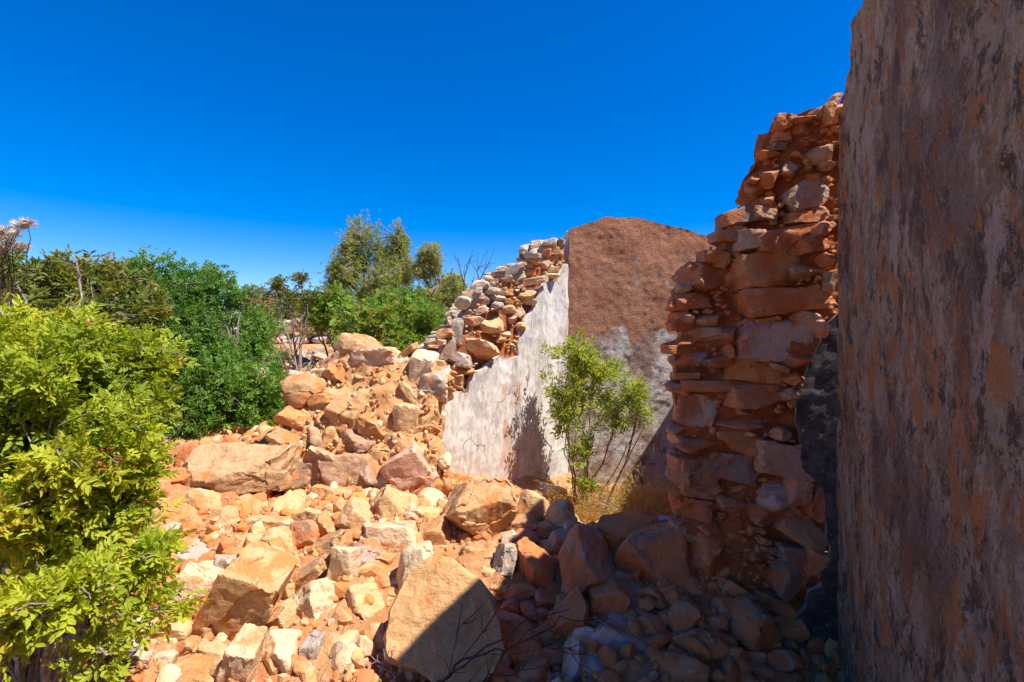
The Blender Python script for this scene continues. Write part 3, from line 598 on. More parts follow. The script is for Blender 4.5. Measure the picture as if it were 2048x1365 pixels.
# ------------------------------------------------------------------ loose rubble stones
RB = [(480, 945, 196, 118, -10, 'c', 'a', 6, 'largest pale orange boulder, between the green bush and the wall stump'),
      (783, 1013, 92, 84, 0, 'c', 'a', 5, 'cream pitted stone standing just below the wall stump'),
      (785, 1078, 104, 58, 2, 'w', 'b', 5, 'bright white weathered stone under the cream pitted one'),
      (708, 1045, 66, 82, -8, 'c', 'a', 5, 'cream stone with an orange base beside the cream pitted stone'),
      (658, 990, 66, 42, -10, 'o', 'a', 4, 'orange stone lying against the foot of the wall stump'),
      (687, 999, 22, 34, 12, 'p', 'r', 4, 'small upright purplish oval stone below the wall stump'),
      (620, 1036, 52, 44, 0, 'c', 'r', 5, 'whitish rounded stone with two pebbles below it'),
      (578, 1020, 50, 52, 0, 'c', 'r', 5, 'round cream stone behind the whitish rounded stone'),
      (609, 1074, 56, 62, 4, 'b', 'a', 5, 'brown stone with chipped face above the tan wedge'),
      (654, 1060, 42, 66, -4, 'o', 'a', 4, 'orange gravelly stone wedged between two cream stones'),
      (489, 1022, 54, 50, -6, 'c', 'a', 5, 'cream stone below the largest pale orange boulder'),
      (538, 1050, 84, 24, 4, 'c', 'f', 4, 'flat thin cream slab lying across the slope'),
      (554, 1096, 72, 64, 4, 'c', 'r', 5, 'rounded cream block beside the tan wedge'),
      (646, 1108, 104, 52, -24, 't', 'b', 5, 'long tan wedge with layered face, tilted uphill'),
      (687, 1136, 58, 88, 6, 'w', 'b', 5, 'tall upright cream block beside the speckled grey stone'),
      (732, 1112, 50, 60, 24, 'p', 'a', 5, 'speckled purplish grey stone with pointed lower end'),
      (605, 1163, 108, 32, -36, 't', 'f', 5, 'long thin rough edged slab tilted steeply above the white pyramid stone'),
      (629, 1207, 92, 78, 0, 'w', 'a', 5, 'bright white pyramid shaped stone on bare orange earth'),
      (722, 1205, 96, 78, 0, 'c', 'r', 5, 'bulky cream stone with an overhanging lower face'),
      (492, 1202, 118, 168, 32, 'c', 'f', 6, 'big cream slab leaning steeply with a red shadowed underside'),
      (450, 1146, 54, 70, 10, 'p', 'b', 5, 'purplish grey stone leaning behind the big cream slab'),
      (395, 1200, 92, 104, 20, 'w', 'b', 5, 'large pale stone half covered by yellow green leaves'),
      (342, 1070, 58, 40, -6, 'g', 'a', 5, 'pale grey angular stone near the yellow green bush'),
      (385, 1093, 48, 26, 0, 'g', 'r', 4, 'low brownish grey stone next to the pale grey angular one'),
      (434, 1081, 48, 36, -10, 'w', 'a', 4, 'small bright white wedge stone on the orange slope'),
      (380, 1120, 42, 46, 30, 'p', 'f', 4, 'thin grey purple stone standing on edge by the leaves'),
      (405, 1142, 30, 24, 0, 'o', 'r', 4, 'small orange stone below the thin grey purple stone'),
      (498, 1084, 46, 26, 0, 'c', 'a', 4, 'small cream stone between the white wedge and the rounded block'),
      (434, 1305, 76, 44, -8, 'c', 'a', 4, 'cream arched stone at the foot of the big leaning slab'),
      (482, 1330, 66, 104, 10, 'w', 'b', 5, 'white stone with an orange stain beside the grey wedge'),
      (512, 1325, 48, 40, -36, 'g', 'a', 4, 'small grey faceted wedge beside the white stained stone'),
      (566, 1316, 80, 90, 12, 'w', 'a', 5, 'large whitish grey stone beside the upright slate slab'),
      (624, 1310, 34, 76, 4, 'p', 'f', 5, 'upright purplish slate slab set in orange earth'),
      (678, 1300, 80, 62, -14, 'c', 'a', 4, 'cream stone half buried beside the upright slate slab'),
      (634, 1268, 26, 24, 0, 'w', 'a', 4, 'small bright white chip above the upright slate slab'),
      (607, 1268, 20, 18, 0, 'o', 'r', 4, 'small tan pebble next to the bright white chip'),
      (822, 1150, 66, 120, 32, 'w', 'a', 5, 'white stone tucked behind the biggest tan slab'),
      (753, 1154, 66, 46, 0, 'c', 'a', 4, 'cream stone between the speckled grey stone and the biggest slab'),
      (955, 1028, 128, 134, 8, 't', 'a', 6, 'big brown boulder with a cream fractured top, before the white wall'),
      (1017, 1082, 28, 38, 20, 'w', 'a', 4, 'small white stone under the edge of the brown boulder'),
      (1012, 1128, 52, 80, 6, 'g', 'a', 5, 'upright grey tan stone at the edge of the shade'),
      (1076, 1136, 76, 104, -14, 'r', 'a', 5, 'reddish stone crossed by the edge of the wall shadow'),
      (1066, 1018, 58, 66, 10, 'c', 'a', 5, 'pointed cream stone in sunlight before the whitish wall'),
      (1028, 1014, 56, 30, 4, 'w', 'a', 4, 'low white stone beside the pointed cream stone'),
      (1126, 1036, 60, 62, 10, 'c', 'a', 5, 'cream stone with its tip in the sun beside the young tree'),
      (1040, 1050, 60, 34, 0, 'o', 'a', 4, 'orange stone under the pointed cream stone'),
      (1098, 988, 62, 38, 0, 'g', 'a', 5, 'white and black lichened stone at the base of the white wall'),
      (1253, 1066, 124, 88, 4, 'r', 'r', 6, 'reddish boulder perched across two others in the shade'),
      (1186, 1042, 60, 34, -6, 'r', 'a', 5, 'low red stone behind the perched reddish boulder'),
      (1180, 1132, 120, 136, 14, 'q', 'r', 6, 'large egg shaped grey red boulder under the perched boulder'),
      (1312, 1116, 150, 116, -10, 'd', 'a', 6, 'dark brown boulder under the perched reddish boulder'),
      (1400, 1110, 92, 110, -6, 'r', 'a', 5, 'rough reddish stone at the foot of the broken pier'),
      (1215, 1206, 66, 76, 4, 'r', 'b', 5, 'two toned red and grey stone below the egg shaped boulder'),
      (1046, 1278, 54, 126, -30, 'r', 'b', 5, 'long red block leaning beside the biggest tan slab'),
      (1142, 1236, 84, 104, 0, 'b', 'a', 5, 'brown stone with a bluish cap behind the bare twigs'),
      (1252, 1283, 128, 66, 24, 'l', 'b', 5, 'lilac white faced stone lying in the shade'),
      (1156, 1332, 52, 84, 12, 'l', 'a', 5, 'tilted stone with one lilac face near the lilac white stone'),
      (1212, 1346, 96, 66, 0, 'g', 'a', 5, 'grey stone beside the stone with one lilac face'),
      (1340, 1346, 132, 74, 4, 't', 'r', 5, 'big grey tan stone low in the shaded hollow'),
      (1066, 1352, 56, 54, 0, 'q', 'a', 5, 'pinkish stone beneath the long red block'),
      (1312, 1266, 76, 52, 36, 'g', 'a', 5, 'grey wedge sloping beside the lilac white stone'),
      (1405, 1296, 38, 52, -6, 'q', 'b', 5, 'pinkish upright stone near the grey tan stone'),
      (1387, 1266, 32, 12, 0, 'l', 'r', 4, 'small smooth lilac pebble above the pinkish upright stone'),
      (1500, 1104, 74, 42, 36, 'q', 'a', 5, 'pinkish stone sloping down from the broken pier'),
      (1538, 1204, 66, 26, 20, 'q', 'f', 4, 'flat pinkish slab low against the broken pier'),
      (1505, 1256, 92, 100, 8, 'k', 'a', 5, 'dark grey boulder beside the black plaster corner'),
      (1326, 1052, 18, 34, 8, 'l', 'f', 4, 'thin lilac shard standing up between boulders and weeds'),
      (1090, 1200, 50, 44, 0, 'r', 'a', 4, 'red stone in shade below the reddish sunlit one'),
      (1390, 1180, 60, 40, 20, 'r', 'a', 4, 'red stone on the slope below the dark brown boulder'),
      (1450, 1170, 44, 26, 20, 'q', 'a', 4, 'pinkish stone halfway down the shaded gravel slope'),
      (1590, 1212, 40, 30, 0, 'q', 'a', 4, 'small pinkish stone beside the black plaster'),
      (1300, 1190, 56, 40, 0, 'k', 'a', 4, 'dark stone in the hollow under the dark brown boulder'),
      (1450, 1330, 70, 44, 8, 'r', 'a', 4, 'red stone near the dark grey boulder'),
      (250, 1190, 140, 52, -30, 'o', 'b', 5, 'long orange block seen through the yellow green leaves'),
      (190, 1240, 130, 54, -24, 'o', 'b', 5, 'lower orange slab under the yellow green bush'),
      (272, 1308, 100, 70, -10, 'g', 'a', 5, 'grey stone shaded by the yellow green bush'),
      (150, 1320, 120, 70, 0, 'g', 'a', 5, 'grey stone beside the stem of the yellow green bush'),
      (392, 918, 64, 54, 0, 'r', 'r', 5, 'reddish stone dappled by shade of the green bush'),
      (350, 960, 84, 40, -8, 'r', 'a', 5, 'red earthy stone before the dark green bush'),
      (330, 1040, 90, 56, -4, 'o', 'a', 5, 'orange ledge stone beside the yellow green bush'),
      (408, 1008, 74, 42, 8, 'c', 'a', 5, 'crumbly cream stone below the largest boulder'),
      (545, 872, 60, 34, -20, 'c', 'a', 5, 'pale stone behind the wall stump by the green bush'),
      (860, 1000, 50, 40, 0, 'w', 'a', 4, 'white stone below the wall stump near the brown boulder'),
      (880, 978, 44, 44, 10, 'r', 'a', 4, 'red pointed stone behind the brown boulder'),
      (850, 1040, 56, 44, 0, 'c', 'a', 4, 'cream gravel crusted stone beside the brown boulder'),
      (445, 1080, 30, 24, 0, 'o', 'a', 4, 'orange stone touching the small white wedge'),
      (530, 1160, 60, 40, 14, 'c', 'a', 4, 'cream stone above the big leaning slab'),
      (590, 1130, 44, 32, 0, 'o', 'a', 4, 'orange stone between the tan wedge and the rounded block'),
      (560, 1240, 60, 34, -30, 'c', 'a', 4, 'cream stone by the foot of the white pyramid stone'),
      (350, 1260, 64, 44, -10, 'c', 'a', 4, 'cream stone below the large pale leafy one'),
      (330, 1320, 60, 34, -14, 'w', 'a', 4, 'white flat stone at the rim of the bush shade'),
      (1010, 990, 50, 26, 0, 'c', 'a', 4, 'cream stone against the foot of the white wall, under the tree shadow'),
      (1050, 1000, 44, 24, 8, 'd', 'a', 4, 'dark earthy stone at the foot of the white wall'),
      (1140, 1008, 46, 24, 0, 'g', 'a', 4, 'small grey stone where the white wall meets the brown one'),
      (975, 975, 44, 26, -6, 'w', 'a', 4, 'white stone behind the brown boulder at the wall foot'),
      (925, 968, 50, 28, -6, 'o', 'a', 4, 'orange stone behind the brown boulder near the plaster corner'),
      (720, 1345, 60, 44, 0, 'o', 'a', 4, 'orange stone beside the biggest tan slab, in dark earth'),
      (395, 1345, 90, 50, -4, 'o', 'a', 4, 'orange stone below the cream arched one')]
landmarks = []
occ = []
GRP = 'loose stones of the rubble slope'
for (px, py, w, h, rot, c, k, hi, lab) in RB:
    Y0 = hit(px, min(py + h * .38, 1500)) or 2.5; s = Y0 / 1024
    d = min(w, h) * s * 1.1 + .02; Yc = Y0 + d * .30
    stone('boulder' if w > 85 else 'stone', at(px, py, Yc), (w * s * 1.2, d * 1.15, h * s * 1.2), rot, c, k, M_REDSHADEROCK if c in 'rqdbk' or (px > 1130 and c != 'l') else M_ROCK, None, tilt=.15, hi=hi)  # pier side and reddish stones take the shade-warmed copy
    o = COL.objects[-1]; tag(o, lab, 'boulder' if w > 85 else 'stone', GRP)
    occ.append((px, py, w / 2, h / 2)); landmarks.append((px, py, lab))
# the biggest slab, outline as in the photograph
def big_slab():
    r = 5; D, F = ICO[6]
    pl = Plane((0, 2.2), 90, tilt=math.radians(38), facing=1)
    out = [(846, 1125), (870, 1112), (905, 1122), (950, 1150), (975, 1182), (1003, 1240), (1006, 1300), (985, 1345), (940, 1378), (890, 1370), (830, 1345), (782, 1312), (771, 1270), (778, 1225), (800, 1185), (822, 1150)]
    Y0 = 2.12
    pl.p0 = at(890, 1240, Y0) * 1.0
    o = slab('boulder', pl, out, .13, .011, disp=lambda P, uv: fbm(P * 4, 4, 61) * .016 + ridge(P * 9, 3, 62) * .006 + fbm(P * 40, 3, 63) * .003, jag=.012, mat=M_ROCK, backdisp=.05)
    o.color = (.62, .32, .12, 1); tag(o, 'biggest tan slab, broad and flat faced, half in sun and half in wall shadow', 'boulder', GRP)
    occ.append((890, 1240, 118, 128))
big_slab()
LM = [('the largest pale orange boulder', 480, 945), ('the cream pitted stone', 783, 1013), ('the long tan wedge', 646, 1108), ('the white pyramid stone', 629, 1207), ('the big leaning cream slab', 492, 1202),
      ('the upright slate slab', 624, 1310), ('the biggest tan slab', 890, 1240), ('the brown boulder', 955, 1028), ('the pointed cream stone', 1066, 1018), ('the perched reddish boulder', 1253, 1066), ('the egg shaped boulder', 1180, 1132),
      ('the lilac white stone', 1252, 1283), ('the dark grey boulder', 1505, 1256), ('the rounded cream block', 554, 1096), ('the speckled grey stone', 732, 1112), ('the wall stump', 730, 960), ('the broken pier', 1420, 1050), ('the pale leafy stone', 395, 1200), ('the thin grey purple stone', 380, 1120), ('the long red block', 1046, 1278), ('the grey tan stone', 1340, 1346)]
used_labels = set(); LM1 = LM
def auto_label(px, py, w, c, k, LM=LM):
    size = 'tiny' if w < 16 else 'small' if w < 26 else 'medium' if w < 38 else 'fair sized'
    for shp in (SNAME[k], SNAME[k] + ' weathered', SNAME[k] + ' dusty', 'chipped ' + SNAME[k], 'worn ' + SNAME[k], 'earth stained ' + SNAME[k]):
        for nm, lx, ly in sorted(LM, key=lambda q: (q[1] - px) ** 2 + (q[2] - py) ** 2)[:3]:
            dx, dy = px - lx, py - ly; dist = math.hypot(dx, dy)
            v = 'upslope of' if dy < -abs(dx) * .6 else 'downslope of' if dy > abs(dx) * .6 else 'beside'
            q = 'close ' if dist < 70 else '' if dist < 130 else 'well '
            side = (', stump side' if dx < 0 and nm != 'the wall stump' else ', pier side' if nm != 'the broken pier' else '') if LM is LM1 else ', on the bank'
            L = f"{size} {CNAME[c]} {shp} stone {q}{v} {nm}{side}"
            if L not in used_labels: used_labels.add(L); return L
    return L
r = np.random.RandomState(77); k = tries = 0
RP = [(300, 960), (560, 900), (570, 985), (880, 990), (1000, 1000), (1150, 1040), (1340, 1040), (1480, 1080), (1620, 1200), (1560, 1365), (90, 1365), (200, 1150), (300, 1080)]
sizes = np.sort(r.uniform(0, 1, 215) ** 1.2)[::-1] * 48 + 20
while k < 215 and tries < 40000:
    tries += 1; px, py = r.uniform(90, 1620), r.uniform(900, 1365)
    if not in_poly(np.array([px]), np.array([py]), RP)[0]: continue
    w = sizes[k]; h = w * r.uniform(.55, .95)
    if any(((px - a) / (c_ + w * .36)) ** 2 + ((py - b) / (d_ + h * .36)) ** 2 < .85 for a, b, c_, d_ in occ):
        if tries % 180 == 0: sizes[k:] = sizes[k:] * .97
        continue
    shade = px > 1000 + max(0, (1150 - py)) * .5  # stones on the shaded side get redder colours that warm the shade
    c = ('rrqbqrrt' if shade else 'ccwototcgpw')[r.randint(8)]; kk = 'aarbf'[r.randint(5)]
    Y0 = hit(px, py + h * .3) or 2.5; s = Y0 / 1024
    o = stone('stone', at(px, py, Y0 + h * s * .25), (w * s * 1.08, h * s * 1.1, h * s * 1.05), r.uniform(-25, 25), c, kk, M_REDSHADEROCK if shade else M_ROCK, None, tilt=.4)
    tag(o, auto_label(px, py, w, c, kk), 'stone', GRP); occ.append((px, py, w / 2, h / 2)); k += 1

# gravel: thousands of chips in one piece
def gravel(name, n, fn, smin, smax, cols, seed, mat, sub=1, pw=3):
    r = np.random.RandomState(seed); V0, F0 = ICO[sub]; P = fn(r, n); n = len(P)
    s = smin + (smax - smin) * r.uniform(0, 1, n) ** pw
    V = np.empty((n, len(V0), 3)); base = [rock_co(900 + i, sub, npl=9, chips=1 if sub > 1 else 0, amp=.8)[0] for i in range(12)]
    for i in range(n):
        q = base[r.randint(12)] * s[i] * np.array([1, r.uniform(.6, 1), r.uniform(.45, .8)]) * .5
        a = r.uniform(0, 6.28, 3); q = q @ np.array(Euler(a).to_matrix()).T; V[i] = q + P[i] + np.array([0, 0, s[i] * .12])
    F = (F0[None] + (np.arange(n) * len(V0))[:, None, None]).reshape(-1, 3)
    me = mesh_np(name, V.reshape(-1, 3), F, False, mat)
    cc = np.array(cols)[r.randint(len(cols), size=n)] * r.uniform(.85, 1.1, (n, 1))
    if seed == 5:  # chips on the shaded side turned redder, shade warmth painted into their tone
        red = (P[:, 0] - .3 * P[:, 1] > -.25) & (r.uniform(0, 1, n) < .93); cc[red] = np.array([(.56, .19, .065), (.50, .21, .09), (.44, .15, .06)])[r.randint(3, size=red.sum())]
    attr_col(me, 'tone', np.repeat(cc, len(V0), 0))
    return put(name, me)
mg, n_, l_, b_ = mat_new('gravel'); at_ = n_.new('ShaderNodeAttribute'); at_.attribute_name = 'tone'; Ng = NB(mg)
l_.new(Ng.mix(Ng.math('MULTIPLY', Ng.ramp(Ng.noise(Ng.pos(), 40, 4, .7), .42, .6), .5), at_.outputs['Color'], DUST), b_.inputs['Base Color'])
l_.new(Ng.bump(Ng.noise(Ng.pos(), 120, 3), .004, .8), b_.inputs['Normal'])
def gp(r, n):
    x = r.uniform(-2.4, 1.5, n * 2); y = 1.7 + 2.6 * r.uniform(0, 1, n * 2) ** 1.1
    cl = vnoise(np.stack([x * 2.2, y * 2.2, 0 * x], -1), 4); ok = (cl + r.uniform(-.7, .7, n * 2)) > -.1; x, y = x[ok][:n], y[ok][:n]
    return np.stack([x, y, ground(x, y)], -1)
tag(gravel('gravel', 11000, gp, .006, .05, [CO['c'], CO['w'], CO['o'], CO['t'], CO['q'], CO['r'], CO['o']], 5, mg), 'scattered pale and orange gravel chips over the rubble slope', 'gravel', kind='stuff')
tag(gravel('rubble_chips', 2700, gp, .03, .13, [CO['c'], CO['w'], CO['o'], CO['t'], CO['c'], CO['r'], CO['o']], 5, mg, sub=2, pw=1.8), 'dense broken stone chips filling the gaps of the rubble slope', 'rubble', kind='stuff')
def gp2(r, n):
    px = r.uniform(575, 885, n * 2); py = r.uniform(715, 990, n * 2); ok = in_poly(px, py, spoly); px, py = px[ok][:n], py[ok][:n]
    uv = np.array([ST.uv(a, b) for a, b in zip(px, py)]); P = ST.P(uv, np.zeros(len(uv)))
    return P + ST.n * (stumpdisp(P, uv) - .034)[:, None]
o = gravel('gravel', 1300, gp2, .008, .05, [CO['c'], CO['w'], CO['o'], CO['t']], 6, mg); o['kind'] = 'stuff'; child(o, stump)
def gp3(r, n):
    px = r.uniform(1345, 1640, n * 2); py = r.uniform(240, 1200, n * 2); ok = in_poly(px, py, PPA); px, py = px[ok][:n], py[ok][:n]
    uv = np.array([PR.uv(a, b) for a, b in zip(px, py)]); P = PR.P(uv, np.full(len(uv), -.02))
    return P + PR.n * (pierdisp(P, uv) + .002)[:, None]
o = gravel('gravel', 1500, gp3, .005, .026, [CO['r'], CO['q'], CO['b'], CO['o']], 8, mg); o['kind'] = 'stuff'; child(o, pier)

# ------------------------------------------------------------------ far drystone wall
FWP = Plane((-4.2, 10.2), 84, facing=1)
if FWP.n[1] > 0: FWP.n *= -1
far = thing('drystone_wall', (-3.5, 10.2, 1.4), 'distant grey drystone wall behind the bare branched shrub', 'wall')
fpoly = [(470, 745), (470, 655), (520, 645), (560, 640), (600, 640), (640, 645), (690, 652), (760, 660), (760, 745)]
o = slab('core', FWP, fpoly, .5, .06, off=-.12, disp=rough(.03), jag=.02, mat=M_GREYROCK); o.color = (.2, .17, .14, 1); child(o, far)
occ = []
for (px, py, w, h, rot, c, k) in [(570, 655, 64, 26, -4, 'g', 'a'), (615, 656, 60, 28, 4, 'g', 'a'), (648, 650, 34, 20, 0, 'w', 'a'), (535, 662, 30, 18, 0, 'g', 'a'), (600, 682, 34, 16, 0, 'g', 'b'), (560, 680, 26, 14, 0, 'w', 'b'), (640, 680, 40, 18, 4, 'g', 'a'), (540, 690, 30, 16, 0, 'g', 'a')]:
    uv = FWP.uv(px, py); s = FWP.P(uv, 0.)[1] / 1024
    stone('stone', FWP.P(uv, -.08), (w * s, .3, h * s * 1.1), rot, c, k, M_GREYROCK, far, tilt=.1); occ.append((px, py, w / 2, h / 2))
fill(FWP, fpoly, 130, 12, 30, 'ggwgt', far, M_GREYROCK, occ, dep=.02, seed=15, shrink=.7)

LM2 = [('the bare branched shrub', 590, 730), ('the twiggy reddish shrub', 530, 760), ('the low brownish scrub', 640, 745), ('the berry bush', 715, 725), ('the far drystone wall', 610, 695)]
r = np.random.RandomState(44)
for i in range(46):
    px, py = r.uniform(505, 720), r.uniform(700, 775); Y = hit(px, py, 3.5) or 8.; w = r.uniform(.14, .5) * (1 if i > 5 else 1.5)
    _c = 'ogtbqg'[r.randint(6)]; _k = 'arb'[r.randint(3)]
    o = stone('stone', at(px, py, Y), (w, w * .9, w * r.uniform(.4, .8)), r.uniform(-20, 20), _c, _k, M_ROCK, None, tilt=.3)
    tag(o, auto_label(px, py, w / Y * 1024, _c, _k, LM2), 'stone', 'stones on the bank by the far wall')

# ------------------------------------------------------------------ leaves
def leaflets(pairs, ln, wd, odd=False, hexa=True, L=1.0, up=.12, seed=0):
    """pinnate leaf along +x, normal +z; returns V, F(quads)"""
    V = []; F = []; q_ = np.random.RandomState(seed); ln0, wd0, up0 = ln, wd, up; bend = q_.uniform(-.1, .4)
    items = []
    for i in range(pairs):
        t = .22 + .78 * (i + .5) / pairs
        for sgn in (-1, 1):
            if q_.rand() > .08 or seed == 0: items.append((t + q_.uniform(-.05, .05), sgn * math.radians(56 - 14 * i / pairs + q_.uniform(-14, 14))))
    if odd: items.append((1.0, 0))
    for t, a in items:
        ln = ln0 * q_.uniform(.75, 1.15); wd = wd0 * q_.uniform(.8, 1.15); up = up0 + q_.uniform(-.35, .35)
        b = np.array([t * L, 0, .02]); d = np.array([math.cos(a), math.sin(a), up]); d /= np.linalg.norm(d); s = np.array([-math.sin(a), math.cos(a), 0])
        if hexa:
            pts = [b, b + d * ln * .35 + s * wd * .5, b + d * ln * .75 + s * wd * .38, b + d * ln + np.array([0, 0, -.02]), b + d * ln * .75 - s * wd * .38, b + d * ln * .35 - s * wd * .5]
            for q in (1, 2, 4, 5): pts[q] = pts[q] + np.array([0, 0, wd * .22])
            k = len(V); V += pts; F += [(k, k + 5, k + 4, k + 3), (k, k + 3, k + 2, k + 1)]
        else:
            k = len(V); V += [b, b + d * ln * .5 + s * wd * .5, b + d * ln, b + d * ln * .5 - s * wd * .5]; F += [(k, k + 3, k + 2, k + 1)]
    V = np.array(V); V[:, 2] -= bend * V[:, 0] ** 2; V[:, 1] += q_.uniform(-.15, .15) * V[:, 0] ** 2
    return V, np.array(F)
def spray(n, ln, wd, seed=3):
    """bunch of simple leaves on a tiny shoot"""
    r = np.random.RandomState(seed); V = []; F = []
    for i in range(n):
        t = i / n; d = r.normal(size=3) * .7 + np.array([1.0, 0, 0]); d /= np.linalg.norm(d); s = np.cross(d, r.normal(size=3)); s /= np.linalg.norm(s)
        b = np.array([t * .9, 0, 0]); k = len(V); V += [b, b + d * ln * .5 + s * wd * .5, b + d * ln, b + d * ln * .5 - s * wd * .5]; F += [(k, k + 1, k + 2, k + 3)]
    return np.array(V), np.array(F)
def frames(D, roll, r, droop=0.):
    """rotation matrices with x along D"""
    D = D / np.linalg.norm(D, axis=1)[:, None]; up = np.tile([0, 0, 1.], (len(D), 1)) + r.normal(size=D.shape) * roll
    Y = np.cross(up, D); Y /= np.linalg.norm(Y, axis=1)[:, None] + 1e-9; Z = np.cross(D, Y)
    return np.stack([D, Y, Z], -1)
def build_leaves(T, P, D, S, r, roll=.5, tint=None):
    if isinstance(T, list):
        k = len(T); out = [build_leaves(T[i], P[i::k], D[i::k], S[i::k], r, roll, None if tint is None else tint[i::k]) for i in range(k) if len(P[i::k])]
        b = 0; Fs = []
        for v_, f_, t_ in out: Fs.append(f_ + b); b += len(v_)
        return np.concatenate([o_[0] for o_ in out]), np.concatenate(Fs), np.concatenate([o_[2] for o_ in out])
    V0, F0 = T; M = frames(D, roll, r); n = len(P)
    V = np.einsum('nij,kj->nki', M, V0) * S[:, None, None] + P[:, None]
    F = (F0[None] + (np.arange(n) * len(V0))[:, None, None]).reshape(-1, F0.shape[1])
    t = r.uniform(0, 1, n) if tint is None else tint
    tt = np.clip(np.repeat(t, len(V0)) + np.repeat(r.uniform(-.12, .12, n), len(V0)), 0, 1)
    return V.reshape(-1, 3), F, tt
def tubes(lines, rad, sides=5):
    """lines: list of (k,3); rad: list of (r0,r1)"""
    V = []; F = []; b = 0
    for P, (r0, r1) in zip(lines, rad):
        P = np.asarray(P); k = len(P); T = np.gradient(P, axis=0); T /= np.linalg.norm(T, axis=1)[:, None] + 1e-9
        a = np.cross(T, [.3, .2, .93]); a /= np.linalg.norm(a, axis=1)[:, None] + 1e-9; c = np.cross(T, a)
        R_ = np.linspace(r0, r1, k)
        for j in range(sides):
            th = 2 * math.pi * j / sides; V.append(P + (a * math.cos(th) + c * math.sin(th)) * R_[:, None])
        ids = (np.arange(sides)[:, None] * k + np.arange(k)[None]) + b; nx_ = np.roll(ids, -1, 0)
        F.append(np.stack([ids[:, :-1], nx_[:, :-1], nx_[:, 1:], ids[:, 1:]], -1).reshape(-1, 4)); b += sides * k
    return np.concatenate(V), np.concatenate(F)
def bez(a, b, bow, r, n=7):
    a, b = np.asarray(a), np.asarray(b); t = np.linspace(0, 1, n)[:, None]; L = np.linalg.norm(b - a)
    m = (a + b) / 2 + np.array([0, 0, 1]) * bow * L + r.normal(size=3) * .1 * L
    return (1 - t) ** 2 * a + 2 * t * (1 - t) * m + t * t * b + np.r_[np.zeros((1, 3)), r.normal(size=(n - 2, 3)) * .015 * L, np.zeros((1, 3))]
def lobe(px, py, Y, w, h, d=None):
    s = Y / 1024; return (at(px, py, Y), np.array([w * s / 2, (d if d else w * s) / 2, h * s / 2]))

